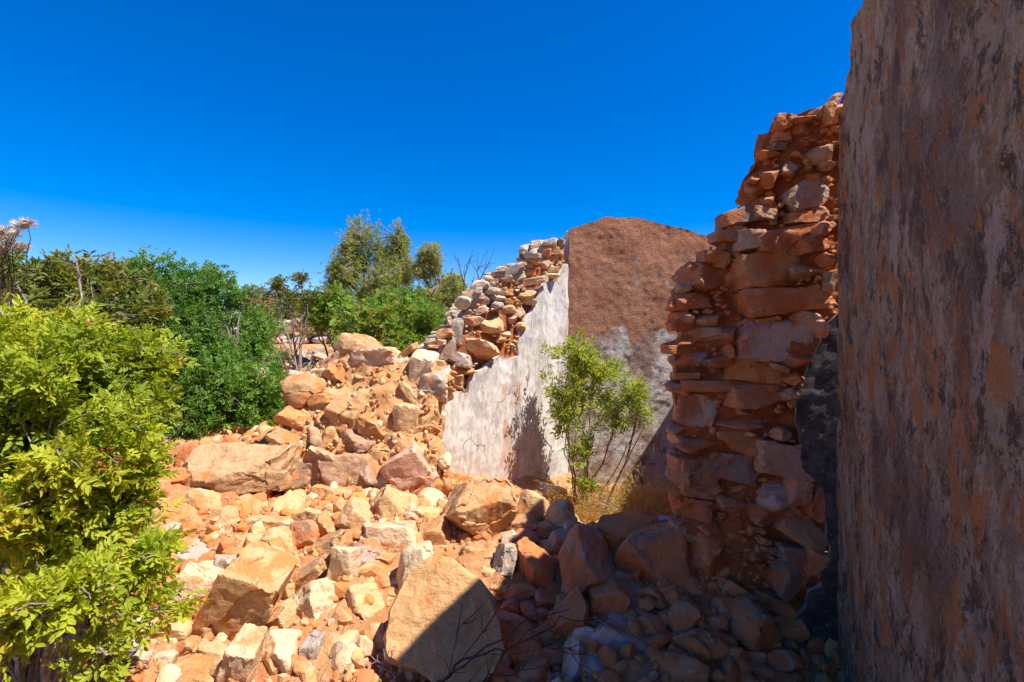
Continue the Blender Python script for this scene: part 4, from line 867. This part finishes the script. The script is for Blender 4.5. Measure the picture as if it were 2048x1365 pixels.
def plant(name, label, cat, base, lobes, ntips, leaf, lsize, perlimb, mat, bark, group=None, twig=.18, seed=1, limb_r=.02, per=6, up=.5, shell=.55, gap=-.15, gapf=2.5, twig_r=.0022,
          nparts=0, berries=0, berry_s=.02, tintbias=0., roll=.5, limbs_part='branch', vis_limbs=True, tintf=1.5, dens=None):
    r = np.random.RandomState(seed); t = thing(name, tuple(base), label, cat, group); base = np.asarray(base, float)
    vol = np.array([np.prod(l[1]) ** .67 for l in lobes]) * (np.array(dens) if dens else 1); vol /= vol.sum()
    nodes = [base]; lines = []; rads = []
    for li, (c, rr) in enumerate(lobes):
        tgt = c - np.array([0, 0, rr[2] * .3]); L = bez(base + r.normal(size=3) * .03, tgt, .12, r, 9); lines.append(L); rads.append((limb_r, limb_r * .45)); nodes += list(L[3:])
        for j in range(perlimb):
            v = r.normal(size=3); v /= np.linalg.norm(v); v[2] = abs(v[2]) * .9; e = c + v * rr * .75; s0 = L[r.randint(3, 9)]
            B = bez(s0, e, .06, r, 7); lines.append(B); rads.append((limb_r * .4, limb_r * .15)); nodes += list(B[2:])
    nodes = np.array(nodes)
    k = np.searchsorted(np.cumsum(vol), r.uniform(0, .99999, ntips)); C = np.array([lobes[i][0] for i in k]); RR = np.array([lobes[i][1] for i in k])
    v = r.normal(size=(ntips, 3)); v /= np.linalg.norm(v, axis=1)[:, None]; rad = (shell ** 3 + (1 - shell ** 3) * r.uniform(0, 1, ntips)) ** (1 / 3.)
    rad *= 1 + .34 * fbm(v * 2.6 + C, 3, seed)
    T = C + v * RR * rad[:, None]
    keep = fbm(T * gapf, 3, seed + 5) > gap; T = T[keep]; v = v[keep]
    # twigs from nearest nodes direction
    d2 = ((T[:, None] - nodes[None]) ** 2).sum(2) if len(T) * len(nodes) < 2e7 else None
    nn = nodes[d2.argmin(1)] if d2 is not None else np.tile(base, (len(T), 1))
    dv = T - nn; dv /= np.linalg.norm(dv, axis=1)[:, None] + 1e-9
    dirs = dv * .5 + v * .6 + np.array([0, 0, up]); dirs /= np.linalg.norm(dirs, axis=1)[:, None]
    S0 = T - dirs * twig
    nlong = min(len(T), 1500)
    for i in range(0, len(T)):
        if i < nlong:
            s = nn[i] if np.linalg.norm(nn[i] - T[i]) < .9 * max(.3, twig * 3) else S0[i]
            lines.append(bez(s, T[i], .05, r, 5)); rads.append((twig_r * 1.6, twig_r * .6))
    TV, TF = tubes(lines, rads, 5 if len(lines) < 700 else 4)
    tw = put(limbs_part, mesh_np('branches', TV, TF, True, bark)); child(tw, t)
    if name == 'young_tree' or ntips < 2500: pass
    # leaves
    n = len(T); f = r.uniform(0, 1, (n, per)) ; Pn = T[:, None] - dirs[:, None] * (twig * f)[..., None]
    D = dirs[:, None] * r.uniform(.1, .8, (n, per, 1)) + r.normal(size=(n, per, 3)) * .8 + np.array([0, 0, up * .3])
    Pn = Pn.reshape(-1, 3); D = D.reshape(-1, 3); D /= np.linalg.norm(D, axis=1)[:, None]
    Sz = lsize * r.uniform(.65, 1.15, len(Pn))
    tint = np.clip(.45 + tintbias + .30 * fbm(np.repeat(T, per, 0) * tintf, 3, seed + 9) + r.normal(size=len(Pn)) * .13, 0, 1)
    order = np.argsort(np.linalg.norm(Pn - np.array([0, 0, CAM_Z]), axis=1)); order = order[(Pn[order][:, 1] > .3)]
    part = []
    if nparts:
        cand = order[:nparts * 12]; inview = (np.abs(Pn[cand, 0] / Pn[cand, 1]) < 1.0) & (np.abs((Pn[cand, 2] - CAM_Z) / Pn[cand, 1]) < .66); part = cand[inview][:nparts]
    rest = np.setdiff1d(np.arange(len(Pn)), part)
    V, F, tt = build_leaves(leaf, Pn[rest], D[rest], Sz[rest], r, roll, tint[rest])
    me = mesh_np('leaves', V, F, False, mat); attr(me, 'tint', tt)
    fo = put('foliage', me); fo['kind'] = 'stuff'; child(fo, t)
    if len(part):
        meshes = []
        for q3, tn in enumerate((.1, .25, .4, .5, .6, .7, .8, .92)):
            lf = leaf[q3 % len(leaf)]; m2 = mesh_np('leaf', lf[0], lf[1], False, mat); attr(m2, 'tint', np.full(len(lf[0]), tn)); meshes.append(m2)
        M = frames(D[part], roll, r)
        for i, pi in enumerate(part):
            o = put('leaf', meshes[min(7, int(tint[pi] * 8))]); M4 = Matrix([list(M[i][j]) for j in range(3)]).to_quaternion()
            o.matrix_world = Matrix.LocRotScale(Vector(Pn[pi]), M4, Vector((Sz[pi],) * 3)); child(o, t)
    if berries:
        V0, F0 = ICO[1]; Vs = []; Fs = []; b0 = 0; sel = r.choice(len(T), berries, replace=False)
        for i in sel:
            for j in range(14):
                c = T[i] + v[i] * .01 + r.normal(size=3) * berry_s; Vs.append(V0 * berry_s * .22 + c); Fs.append(F0 + b0); b0 += len(V0)
        bo = put('berries', mesh_np('berries', np.concatenate(Vs), np.concatenate(Fs), True, M_BERRY)); bo['kind'] = 'stuff'; child(bo, t)
    return t

LF_BIG = [leaflets(4, .38, .19, seed=i + 1) for i in range(6)]; LF_MED = [leaflets(3 + i % 2, .42, .19, seed=i + 20) for i in range(5)]; LF_NARROW = [leaflets(4, .46, .15, seed=i + 40) for i in range(5)]; LF_FAR = leaflets(4, .42, .2, hexa=False); SP = spray(9, .34, .10)
SP2 = spray(7, .42, .14, 5)

# near yellow green bush
plant('mastic_bush', 'yellow green bush with red berry clusters filling the near corner beside the rubble', 'bush', (-1.55, 1.62, .35),
      [lobe(30, 760, 1.75, 310, 270, .55), lobe(150, 740, 1.95, 280, 150, .5), lobe(275, 715, 2.1, 170, 90, .3), lobe(130, 880, 1.7, 300, 200, .5), lobe(215, 940, 1.9, 190, 160, .35), lobe(30, 990, 1.6, 200, 140, .4), lobe(-120, 800, 1.6, 260, 360, .6), lobe(240, 810, 2.0, 170, 110, .3), lobe(10, 640, 1.95, 190, 120, .35), lobe(110, 660, 2.1, 150, 80, .3), lobe(110, 1020, 1.7, 210, 90, .3), lobe(225, 1010, 1.85, 120, 70, .25)],
      4200, LF_BIG, .070, 7, M_LYELLOW, M_BARK, twig=.17, seed=11, limb_r=.014, per=8, up=.75, shell=.35, gap=-.22, gapf=4.5, nparts=200, berries=34, berry_s=.024, roll=1.1, tintbias=.08)
plant('mastic_sapling', 'low loose yellow green sprays hanging over orange blocks in the near corner', 'shrub', (-1.40, 1.50, .28),
      [lobe(60, 1190, 1.5, 260, 70, .3), lobe(190, 1140, 1.6, 190, 80, .25), lobe(300, 1110, 1.75, 110, 90, .2), lobe(300, 1210, 1.7, 170, 70, .2), lobe(200, 1290, 1.6, 170, 60, .2), lobe(20, 1260, 1.45, 110, 120, .2)],
      130, LF_BIG, .076, 4, M_LYELLOW, M_BARK, twig=.13, seed=12, limb_r=.009, per=5, up=.2, shell=.3, gap=-.3, gapf=4, nparts=90, roll=.7, tintbias=.05)
# twisted pale stem by the frame edge
rr_ = np.random.RandomState(2)
st = thing('bush_stem', (-1.6, 1.65, .2), 'twisted reddish bare stem standing under the yellow green bush', 'stem')
V, F = tubes([np.array([at(92, 1400, 1.75), at(70, 1300, 1.78), at(98, 1190, 1.76), at(72, 1110, 1.78), at(85, 1040, 1.8), at(60, 960, 1.8), at(80, 900, 1.8)]), np.array([at(72, 1110, 1.78), at(30, 1050, 1.8), at(-10, 1010, 1.8)]),
              np.array([at(98, 1190, 1.76), at(140, 1150, 1.8), at(170, 1090, 1.85), at(240, 1050, 1.9), at(280, 1000, 1.95)])], [(.026, .013), (.014, .007), (.012, .005)], 8)
child(put('stem', mesh_np('stem', V, F, True, M_BARKRED)), st)
# browner bush behind it
plant('brownish_bush', 'olive and brown tinted bush on the skyline behind the yellow green bush', 'bush', (-2.6, 2.9, .6),
      [lobe(60, 590, 2.9, 300, 130, .8), lobe(190, 580, 3.0, 170, 110, .6), lobe(150, 640, 2.8, 260, 120, .6), lobe(270, 620, 3.0, 100, 90, .4), lobe(-80, 580, 2.8, 200, 200, .6)],
      1500, LF_MED, .095, 6, M_LMIX, M_BARK, twig=.13, seed=13, limb_r=.016, per=5, up=.4, shell=.5, gap=-.35, berries=16, berry_s=.02, tintbias=.1)
# mid green bush
plant('green_bush', 'broad dark green mastic bush between the yellow green bush and the far wall', 'bush', (-2.6, 4.6, .9),
      [lobe(330, 600, 4.6, 230, 150, 1.1), lobe(300, 560, 4.5, 130, 110, .7), lobe(440, 610, 4.9, 150, 130, .9), lobe(240, 580, 4.8, 130, 80, .7), lobe(380, 720, 4.5, 270, 200, 1.1), lobe(470, 780, 4.5, 210, 170, .9), lobe(530, 800, 4.7, 140, 150, .8), lobe(360, 860, 4.2, 210, 160, .7), lobe(250, 740, 4.4, 200, 260, .9), lobe(485, 700, 4.8, 120, 130, .7), lobe(470, 860, 4.4, 160, 70, .5), lobe(560, 770, 4.8, 90, 110, .6), lobe(565, 835, 4.5, 70, 60, .3), lobe(430, 560, 4.9, 110, 60, .6), lobe(500, 650, 5.1, 110, 80, .6), lobe(300, 660, 4.4, 260, 150, .8)],
      13500, LF_MED, .072, 7, M_LGREEN, M_BARK, twig=.22, seed=21, limb_r=.025, per=5, up=.45, shell=.62, gap=-.27, gapf=2.6, tintbias=.05, tintf=1.6, roll=1.2)
# right mid bush with berries
plant('berry_bush', 'green bush dotted with red berries behind the wall stump, in front of the olive tree', 'bush', (-1.55, 6.6, 1.2),
      [lobe(790, 645, 6.5, 190, 110, .9), lobe(740, 680, 6.4, 130, 90, .7), lobe(850, 670, 6.6, 110, 100, .7), lobe(800, 610, 6.7, 120, 70, .6), lobe(780, 700, 6.2, 140, 80, .6), lobe(870, 640, 6.8, 70, 60, .5)],
      4200, LF_MED, .08, 7, M_LGREEN, M_BARK, twig=.16, seed=31, limb_r=.022, per=5, up=.4, shell=.55, gap=-.3, gapf=1.6, berries=34, berry_s=.035, tintbias=.24)
plant('small_leafy_shrub', 'small green shrub with red berries beside the bare branched shrub', 'shrub', (-2.5, 7.2, 1.2),
      [lobe(665, 600, 7.2, 70, 56, .4), lobe(650, 640, 7.2, 80, 60, .4), lobe(625, 605, 7.3, 60, 40, .3), lobe(690, 640, 7.0, 60, 80, .4)],
      520, LF_MED, .10, 5, M_LGREEN, M_BARK, twig=.15, seed=32, limb_r=.018, per=5, up=.4, shell=.4, gap=-.3, berries=7, berry_s=.035, tintbias=.24)
plant('bare_branched_shrub', 'open shrub with bare pale branches and small leafy heads before the far drystone wall', 'shrub', at(600, 740, 6.9),
      [lobe(556, 568, 6.9, 36, 34, .25), lobe(600, 556, 7.0, 40, 26, .25), lobe(580, 590, 6.9, 50, 26, .25), lobe(625, 585, 7.0, 34, 24, .2), lobe(528, 600, 6.8, 26, 20, .2)],
      110, LF_MED, .09, 5, M_LMIX, M_BARK, twig=.12, seed=33, limb_r=.016, per=4, up=.4, shell=.2, gap=-.8, berries=3, berry_s=.03, tintbias=-.1)
plant('bare_branched_shrub', 'reddish twiggy shrub growing at the edge of the dark green bush', 'shrub', at(560, 770, 6.2),
      [lobe(525, 610, 6.2, 50, 60, .3), lobe(545, 660, 6.2, 60, 50, .3), lobe(600, 650, 6.3, 50, 50, .3), lobe(570, 710, 6.1, 60, 40, .3)],
      70, LF_MED, .07, 9, M_LMIX, M_BARKRED, twig=.12, seed=34, limb_r=.014, per=2, up=.4, shell=.2, gap=-.8, tintbias=.3, twig_r=.004)
# olive trees
plant('olive_tree', 'larger olive tree with two rounded crowns against the sky', 'tree', (-2.75, 11.2, 1.4),
      [lobe(725, 500, 11.2, 100, 110, 1.2), lobe(798, 490, 11.3, 50, 80, .7), lobe(695, 540, 11, 90, 90, 1), lobe(800, 545, 11.2, 80, 90, 1), lobe(745, 560, 10.8, 130, 110, 1.2), lobe(670, 580, 11, 60, 60, .7), lobe(765, 600, 11, 140, 60, .9), lobe(770, 520, 11.2, 50, 60, .6)],
      5200, SP, .15, 9, M_LOLIVE, M_BARK, twig=.30, seed=41, limb_r=.04, per=4, up=.8, shell=.2, gap=-.14, gapf=1.9, twig_r=.005, tintbias=.05, group='olive trees beyond the ruin')
plant('olive_tree', 'smaller sparser olive tree between the larger olive and the rubble topped wall', 'tree', (-1.6, 10.8, 1.4),
      [lobe(862, 518, 10.8, 62, 66, .7), lobe(845, 540, 10.8, 40, 50, .6), lobe(905, 560, 10.9, 60, 60, .7), lobe(880, 590, 10.7, 100, 60, .8), lobe(850, 600, 10.8, 80, 60, .6), lobe(918, 590, 10.8, 40, 60, .5)],
      3200, SP, .15, 9, M_LOLIVE, M_BARK, twig=.26, seed=42, limb_r=.045, per=4, up=.6, shell=.25, gap=-.3, gapf=2.2, twig_r=.006, group='olive trees beyond the ruin', tintbias=.1)
plant('low_scrub', 'low brownish scrub on the bank in front of the far drystone wall', 'shrub', (-2.9, 7.4, 1.3),
      [lobe(560, 735, 7.2, 120, 50, .6), lobe(630, 742, 7.6, 110, 44, .6), lobe(690, 720, 7.4, 70, 60, .5), lobe(600, 765, 6.4, 120, 40, .5), lobe(600, 708, 8.6, 120, 34, .7), lobe(650, 702, 9.0, 90, 34, .6)],
      1100, LF_MED, .075, 6, M_LMIX, M_BARK, twig=.14, seed=35, limb_r=.012, per=4, up=.4, shell=.2, gap=-.05, gapf=3.5, tintbias=.1, twig_r=.004)
# distant scrub
FB = [(590, 612, 17, 150, 50, 'olive rounded scrub mound on the low rise behind the bare shrub'), (520, 585, 22, 90, 46, 'yellow olive scrub hill above the far drystone wall'), (640, 610, 20, 90, 40, 'far scrub beside the larger olive'), (90, 545, 14, 220, 50, 'far dark scrub behind the brownish bush'), (250, 560, 16, 150, 50, 'far scrub behind the dark green bush'), (900, 620, 15, 110, 50, 'far grey green scrub under the smaller olive')]
for i, (px, py, Y, w, h, lab) in enumerate(FB):
    c, rr = lobe(px, py + 20, Y, w, h * 1.4); plant('scrub_bush', lab, 'bush', (c[0], c[1], c[2] - rr[2]), [(c, rr), (c + np.array([rr[0] * .4, .3, -rr[2] * .2]), rr * .6), (c + np.array([-rr[0] * .5, -.2, -rr[2] * .2]), rr * .5)],
        1300, SP2, .26, 4, M_FAR, M_BARK, twig=.3, seed=60 + i, limb_r=.05, per=3, up=.5, shell=.6, gap=-.5, gapf=.8, twig_r=.006, group='distant scrub on the skyline', tintbias=.1)
def scrub_mass(r, n):
    a = r.uniform(-1.25, 1.25, n); d = 22 + 130 * r.uniform(0, 1, n) ** 1.6; return np.stack([np.sin(a) * d, np.cos(a) * d], -1)
r = np.random.RandomState(91); cl = scrub_mass(r, 420); Pn = []; Dn = []; Sn = []
for x, y in cl:
    z = float(ground(np.array(x), np.array(y))); m = 90; v = r.normal(size=(m, 3)); v /= np.linalg.norm(v, axis=1)[:, None]; v[:, 2] = np.abs(v[:, 2])
    q = np.array([x, y, z]) + v * np.array([1.6, 1.6, r.uniform(.5, 1.1)]) * r.uniform(.7, 1.3) * r.uniform(.7, 1, (m, 1)); Pn.append(q); Dn.append(v); Sn.append(np.full(m, .5 + y * .004))
Pn = np.concatenate(Pn); V, F, tt = build_leaves(SP2, Pn, np.concatenate(Dn), np.concatenate(Sn), r, .8, np.clip(.5 + .3 * fbm(Pn * .2, 2, 4), 0, 1))
me = mesh_np('scrub', V, F, False, M_FAR); attr(me, 'tint', tt); tag(put('far_scrub', me), 'far off low scrub along the horizon', 'scrub', kind='stuff')

# young tree inside the ruin
tt_ = plant('young_tree', 'slender young tree with small fresh green leaves growing inside the ruined room', 'tree', at(1160, 1050, 4.80),
      [lobe(1150, 715, 4.80, 110, 70, .35), lobe(1190, 735, 4.85, 110, 80, .35), lobe(1115, 770, 4.75, 100, 80, .3), lobe(1165, 800, 4.80, 130, 80, .35), lobe(1215, 790, 4.85, 110, 90, .35), lobe(1265, 790, 4.75, 80, 80, .3), lobe(1130, 825, 4.75, 80, 70, .3), lobe(1280, 825, 4.75, 50, 50, .25), lobe(1165, 900, 4.80, 36, 120, .2), lobe(1155, 700, 4.85, 60, 50, .2), lobe(1170, 975, 4.80, 30, 60, .2), lobe(1240, 840, 4.80, 90, 40, .25)],
      480, LF_NARROW, .112, 3, M_LTREE, M_BARKRED, twig=.17, seed=51, limb_r=.0065, per=4, up=.55, shell=.1, gap=-.08, gapf=6, tintbias=.1, twig_r=.0018, roll=1.0)
V, F = tubes([np.array([at(1200, 1045, 4.75), at(1225, 980, 4.75), at(1252, 925, 4.75), at(1268, 860, 4.75), at(1275, 820, 4.75)]), np.array([at(1240, 950, 4.75), at(1262, 905, 4.75), at(1290, 850, 4.70)])], [(.013, .007), (.008, .004)], 6)
child(put('leaning_stem', mesh_np('leaning_stem', V, F, True, M_BARKRED)), tt_)
# dry weeds at its foot
def wisps(name, label, cat, cx, spread, n, L, mat, seed, rad=.0012, group=None, leafy=None, lm=None, grav=.3, dirz=1.0):
    r = np.random.RandomState(seed); t = thing(name, tuple(cx), label, cat, group); lines = []; rads = []; TP = []; TD = []
    for i in range(n):
        b = np.array(cx) + np.array([r.normal() * spread[0], r.normal() * spread[1], 0]); b[2] = float(ground_base(b[0], b[1])) - .02
        d = r.normal(size=3) * .45; d[2] = dirz; d /= np.linalg.norm(d); l = L * r.uniform(.5, 1.15)
        q = [b]; 
        for j in range(5): d = d + r.normal(size=3) * .16 - np.array([0, 0, grav * .12]); d /= np.linalg.norm(d); q.append(q[-1] + d * l / 5)
        lines.append(np.array(q)); rads.append((rad, rad * .5))
        for j in range(3):
            s = q[r.randint(1, 5)]; e = r.normal(size=3) * .5 + d; e /= np.linalg.norm(e); lines.append(np.array([s, s + e * l * .15, s + e * l * .3 + r.normal(size=3) * .01])); rads.append((rad * .6, rad * .4)); TP.append(lines[-1][-1]); TD.append(e)
        TP += q[2:]; TD += [d] * 4
    V, F = tubes(lines, rads, 3); o = put('stems', mesh_np('stems', V, F, True, mat)); o['kind'] = 'stuff'; child(o, t)
    if leafy:
        TP = np.array(TP); TD = np.array(TD) + r.normal(size=(len(TP), 3)) * .5; V, F, tt = build_leaves(leafy[0], TP, TD, np.full(len(TP), leafy[1]), r, .8, np.clip(r.uniform(0, 1, len(TP)), 0, 1))
        me = mesh_np('wispy_leaves', V, F, False, lm); attr(me, 'tint', tt); fo = put('wispy_leaves', me); fo['kind'] = 'stuff'; child(fo, t)
    return t
SPF = spray(10, .35, .045, 9)
wisps('dry_weed', 'sunlit yellow dry weeds at the foot of the young tree', 'weeds', at(1215, 1030, 4.7), (.20, .22), 130, .36, M_STRAW, 71, leafy=(SPF, .09), lm=M_LSTRAW)
wisps('dry_weed', 'taller feathery yellow weed against the brown wall beside the tree', 'weeds', at(1250, 1010, 4.9), (.09, .1), 70, .5, M_STRAW, 72, leafy=(SPF, .1), lm=M_LSTRAW)
wisps('dry_weed', 'orange brown weeds half in the shade of the broken pier', 'weeds', at(1310, 1040, 4.6), (.13, .15), 90, .42, M_STRAW, 73, leafy=(SPF, .09), lm=M_LSTRAW)
wisps('dry_weed', 'thin wiry dry stalks arching in front of the brown wall shadow', 'weeds', at(1290, 1030, 4.5), (.16, .1), 36, .75, M_PALETWIG, 74, rad=.0016, grav=1.1)
wisps('dry_weed', 'small yellow weed tuft at the base of the white wall', 'weeds', at(1160, 1035, 4.7), (.09, .1), 50, .28, M_STRAW, 75, leafy=(SPF, .08), lm=M_LSTRAW)

# dead twigs
def twigs(name, label, lines, rads, mat, cat='twigs', side=0, seed=1, sr=.0015, sl=.12):
    r = np.random.RandomState(seed); L = [np.array(l) for l in lines]; t = thing(name, tuple(L[0][0]), label, cat)
    for l, rd in zip(L, rads):
        fine = []; 
        for a, b in zip(l[:-1], l[1:]):
            for u in np.linspace(0, 1, 4)[:-1]: fine.append(a + (b - a) * u)
        fine.append(l[-1]); fine = np.array(fine); fine[1:-1] += r.normal(size=(len(fine) - 2, 3)) * .006
        ls = [fine]; rs = [rd]
        for j in range(side):
            k_ = r.randint(2, len(fine) - 1); d = fine[k_] - fine[k_ - 1]; d /= np.linalg.norm(d) + 1e-9; d = d + r.normal(size=3) * .5; d /= np.linalg.norm(d); s = sl * r.uniform(.4, 1.3)
            ls.append(np.array([fine[k_], fine[k_] + d * s * .5, fine[k_] + d * s + r.normal(size=3) * .02])); rs.append((sr, sr * .5))
        V, F = tubes(ls, rs, 5); child(put('twig', mesh_np('twig', V, F, True, mat)), t)
    return t
twigs('dead_branch', 'dark bare branch with thin twigs arching over the biggest tan slab in the shade', [
    [at(862, 1372, 1.7), at(930, 1330, 1.68), at(990, 1280, 1.65), at(1070, 1235, 1.66), at(1140, 1218, 1.7)],
    [at(880, 1368, 1.7), at(925, 1320, 1.7), at(990, 1300, 1.7), at(1060, 1275, 1.7), at(1120, 1238, 1.75), at(1200, 1240, 1.8), at(1330, 1310, 1.85)],
    [at(900, 1372, 1.66), at(960, 1355, 1.66), at(1020, 1350, 1.68), at(1090, 1330, 1.7)],
    [at(900, 1340, 1.7), at(915, 1270, 1.72), at(930, 1240, 1.74)], [at(930, 1310, 1.7), at(975, 1250, 1.72), at(1005, 1205, 1.76)], [at(1060, 1275, 1.7), at(1130, 1300, 1.72), at(1200, 1355, 1.75)]],
    [(.005, .0015), (.0045, .0012), (.004, .0012), (.002, .001), (.0022, .001), (.002, .001)], M_TWIG, 'branch', 5, 3)
twigs('dry_stalks', 'pale bleached dry stalks before the dark gap beside the biggest slab', [
    [at(775, 1372, 1.85), at(800, 1335, 1.85), at(815, 1310, 1.87)], [at(765, 1372, 1.85), at(760, 1340, 1.87), at(755, 1310, 1.88)], [at(790, 1372, 1.85), at(780, 1330, 1.86), at(790, 1300, 1.88)], [at(640, 1368, 1.95), at(655, 1330, 1.96), at(680, 1300, 1.98), at(740, 1262, 2.0)]],
    [(.002, .001)] * 3 + [(.0022, .001)], M_PALETWIG, 'stalks', 4, 4, sl=.06)
twigs('dead_bush', 'bare dark dead twigs sticking up behind the rubble topped wall', [
    [at(950, 600, 8), at(958, 565, 8), at(970, 540, 8), at(980, 524, 8)], [at(958, 565, 8), at(954, 545, 8), at(960, 530, 8)], [at(950, 600, 8), at(948, 575, 8), at(944, 560, 8)], [at(925, 600, 8), at(928, 560, 8), at(934, 530, 8), at(940, 520, 8)], [at(930, 570, 8), at(920, 545, 8), at(916, 515, 8)]],
    [(.012, .004)] * 5, M_TWIG, 'dead bush', 6, 5, sr=.004, sl=.25)
twigs('dead_twigs', 'grey bare branches rising through the brownish bush', [
    [at(140, 665, 2.2), at(160, 615, 2.25), at(158, 560, 2.3), at(155, 540, 2.3), at(146, 503, 2.3)], [at(160, 618, 2.25), at(185, 602, 2.25), at(195, 596, 2.25)], [at(60, 640, 2.2), at(45, 590, 2.2), at(30, 555, 2.2)]],
    [(.007, .003), (.004, .002), (.006, .002)], M_BARK, 'branch', 4, 6)
# dry flower heads
fl = thing('dry_flower_stalk', tuple(at(-10, 600, 2.1)), 'dried beige fluffy flower heads rising above the bush against the sky', 'dried flowers')
r = np.random.RandomState(5); lines = []; heads = []
for hx, hy, hs_ in [(55, 447, 20), (38, 452, 20), (32, 468, 16), (10, 463, 22), (-10, 470, 24), (25, 492, 24), (44, 495, 18), (5, 500, 22), (-15, 505, 24), (15, 478, 14)]:
    h = at(hx, hy, 2.1 + r.uniform(-.05, .05)); lines.append(bez(at(r.uniform(-20, 20), 640, 2.1), h - np.array([0, 0, .01]), .05, r, 7)); heads.append((h, hs_ * 2.1 / 1024))
V, F = tubes(lines, [(.003, .0015)] * len(lines), 5); child(put('stalk', mesh_np('stalk', V, F, True, M_TWIG)), fl)
for h, s in heads:
    n = 150; v = r.normal(size=(n, 3)); v /= np.linalg.norm(v, axis=1)[:, None]; v[:, 2] = v[:, 2] * .7 + .1
    ls = [np.array([h + a * s * .25, h + a * s * r.uniform(.6, 1.0)]) for a in v]; V, F = tubes(ls, [(.0014, .0005)] * n, 3)
    child(put('flower_head', mesh_np('flower_head', V, F, True, M_FLOWER)), fl)
bpy.context.view_layer.update()
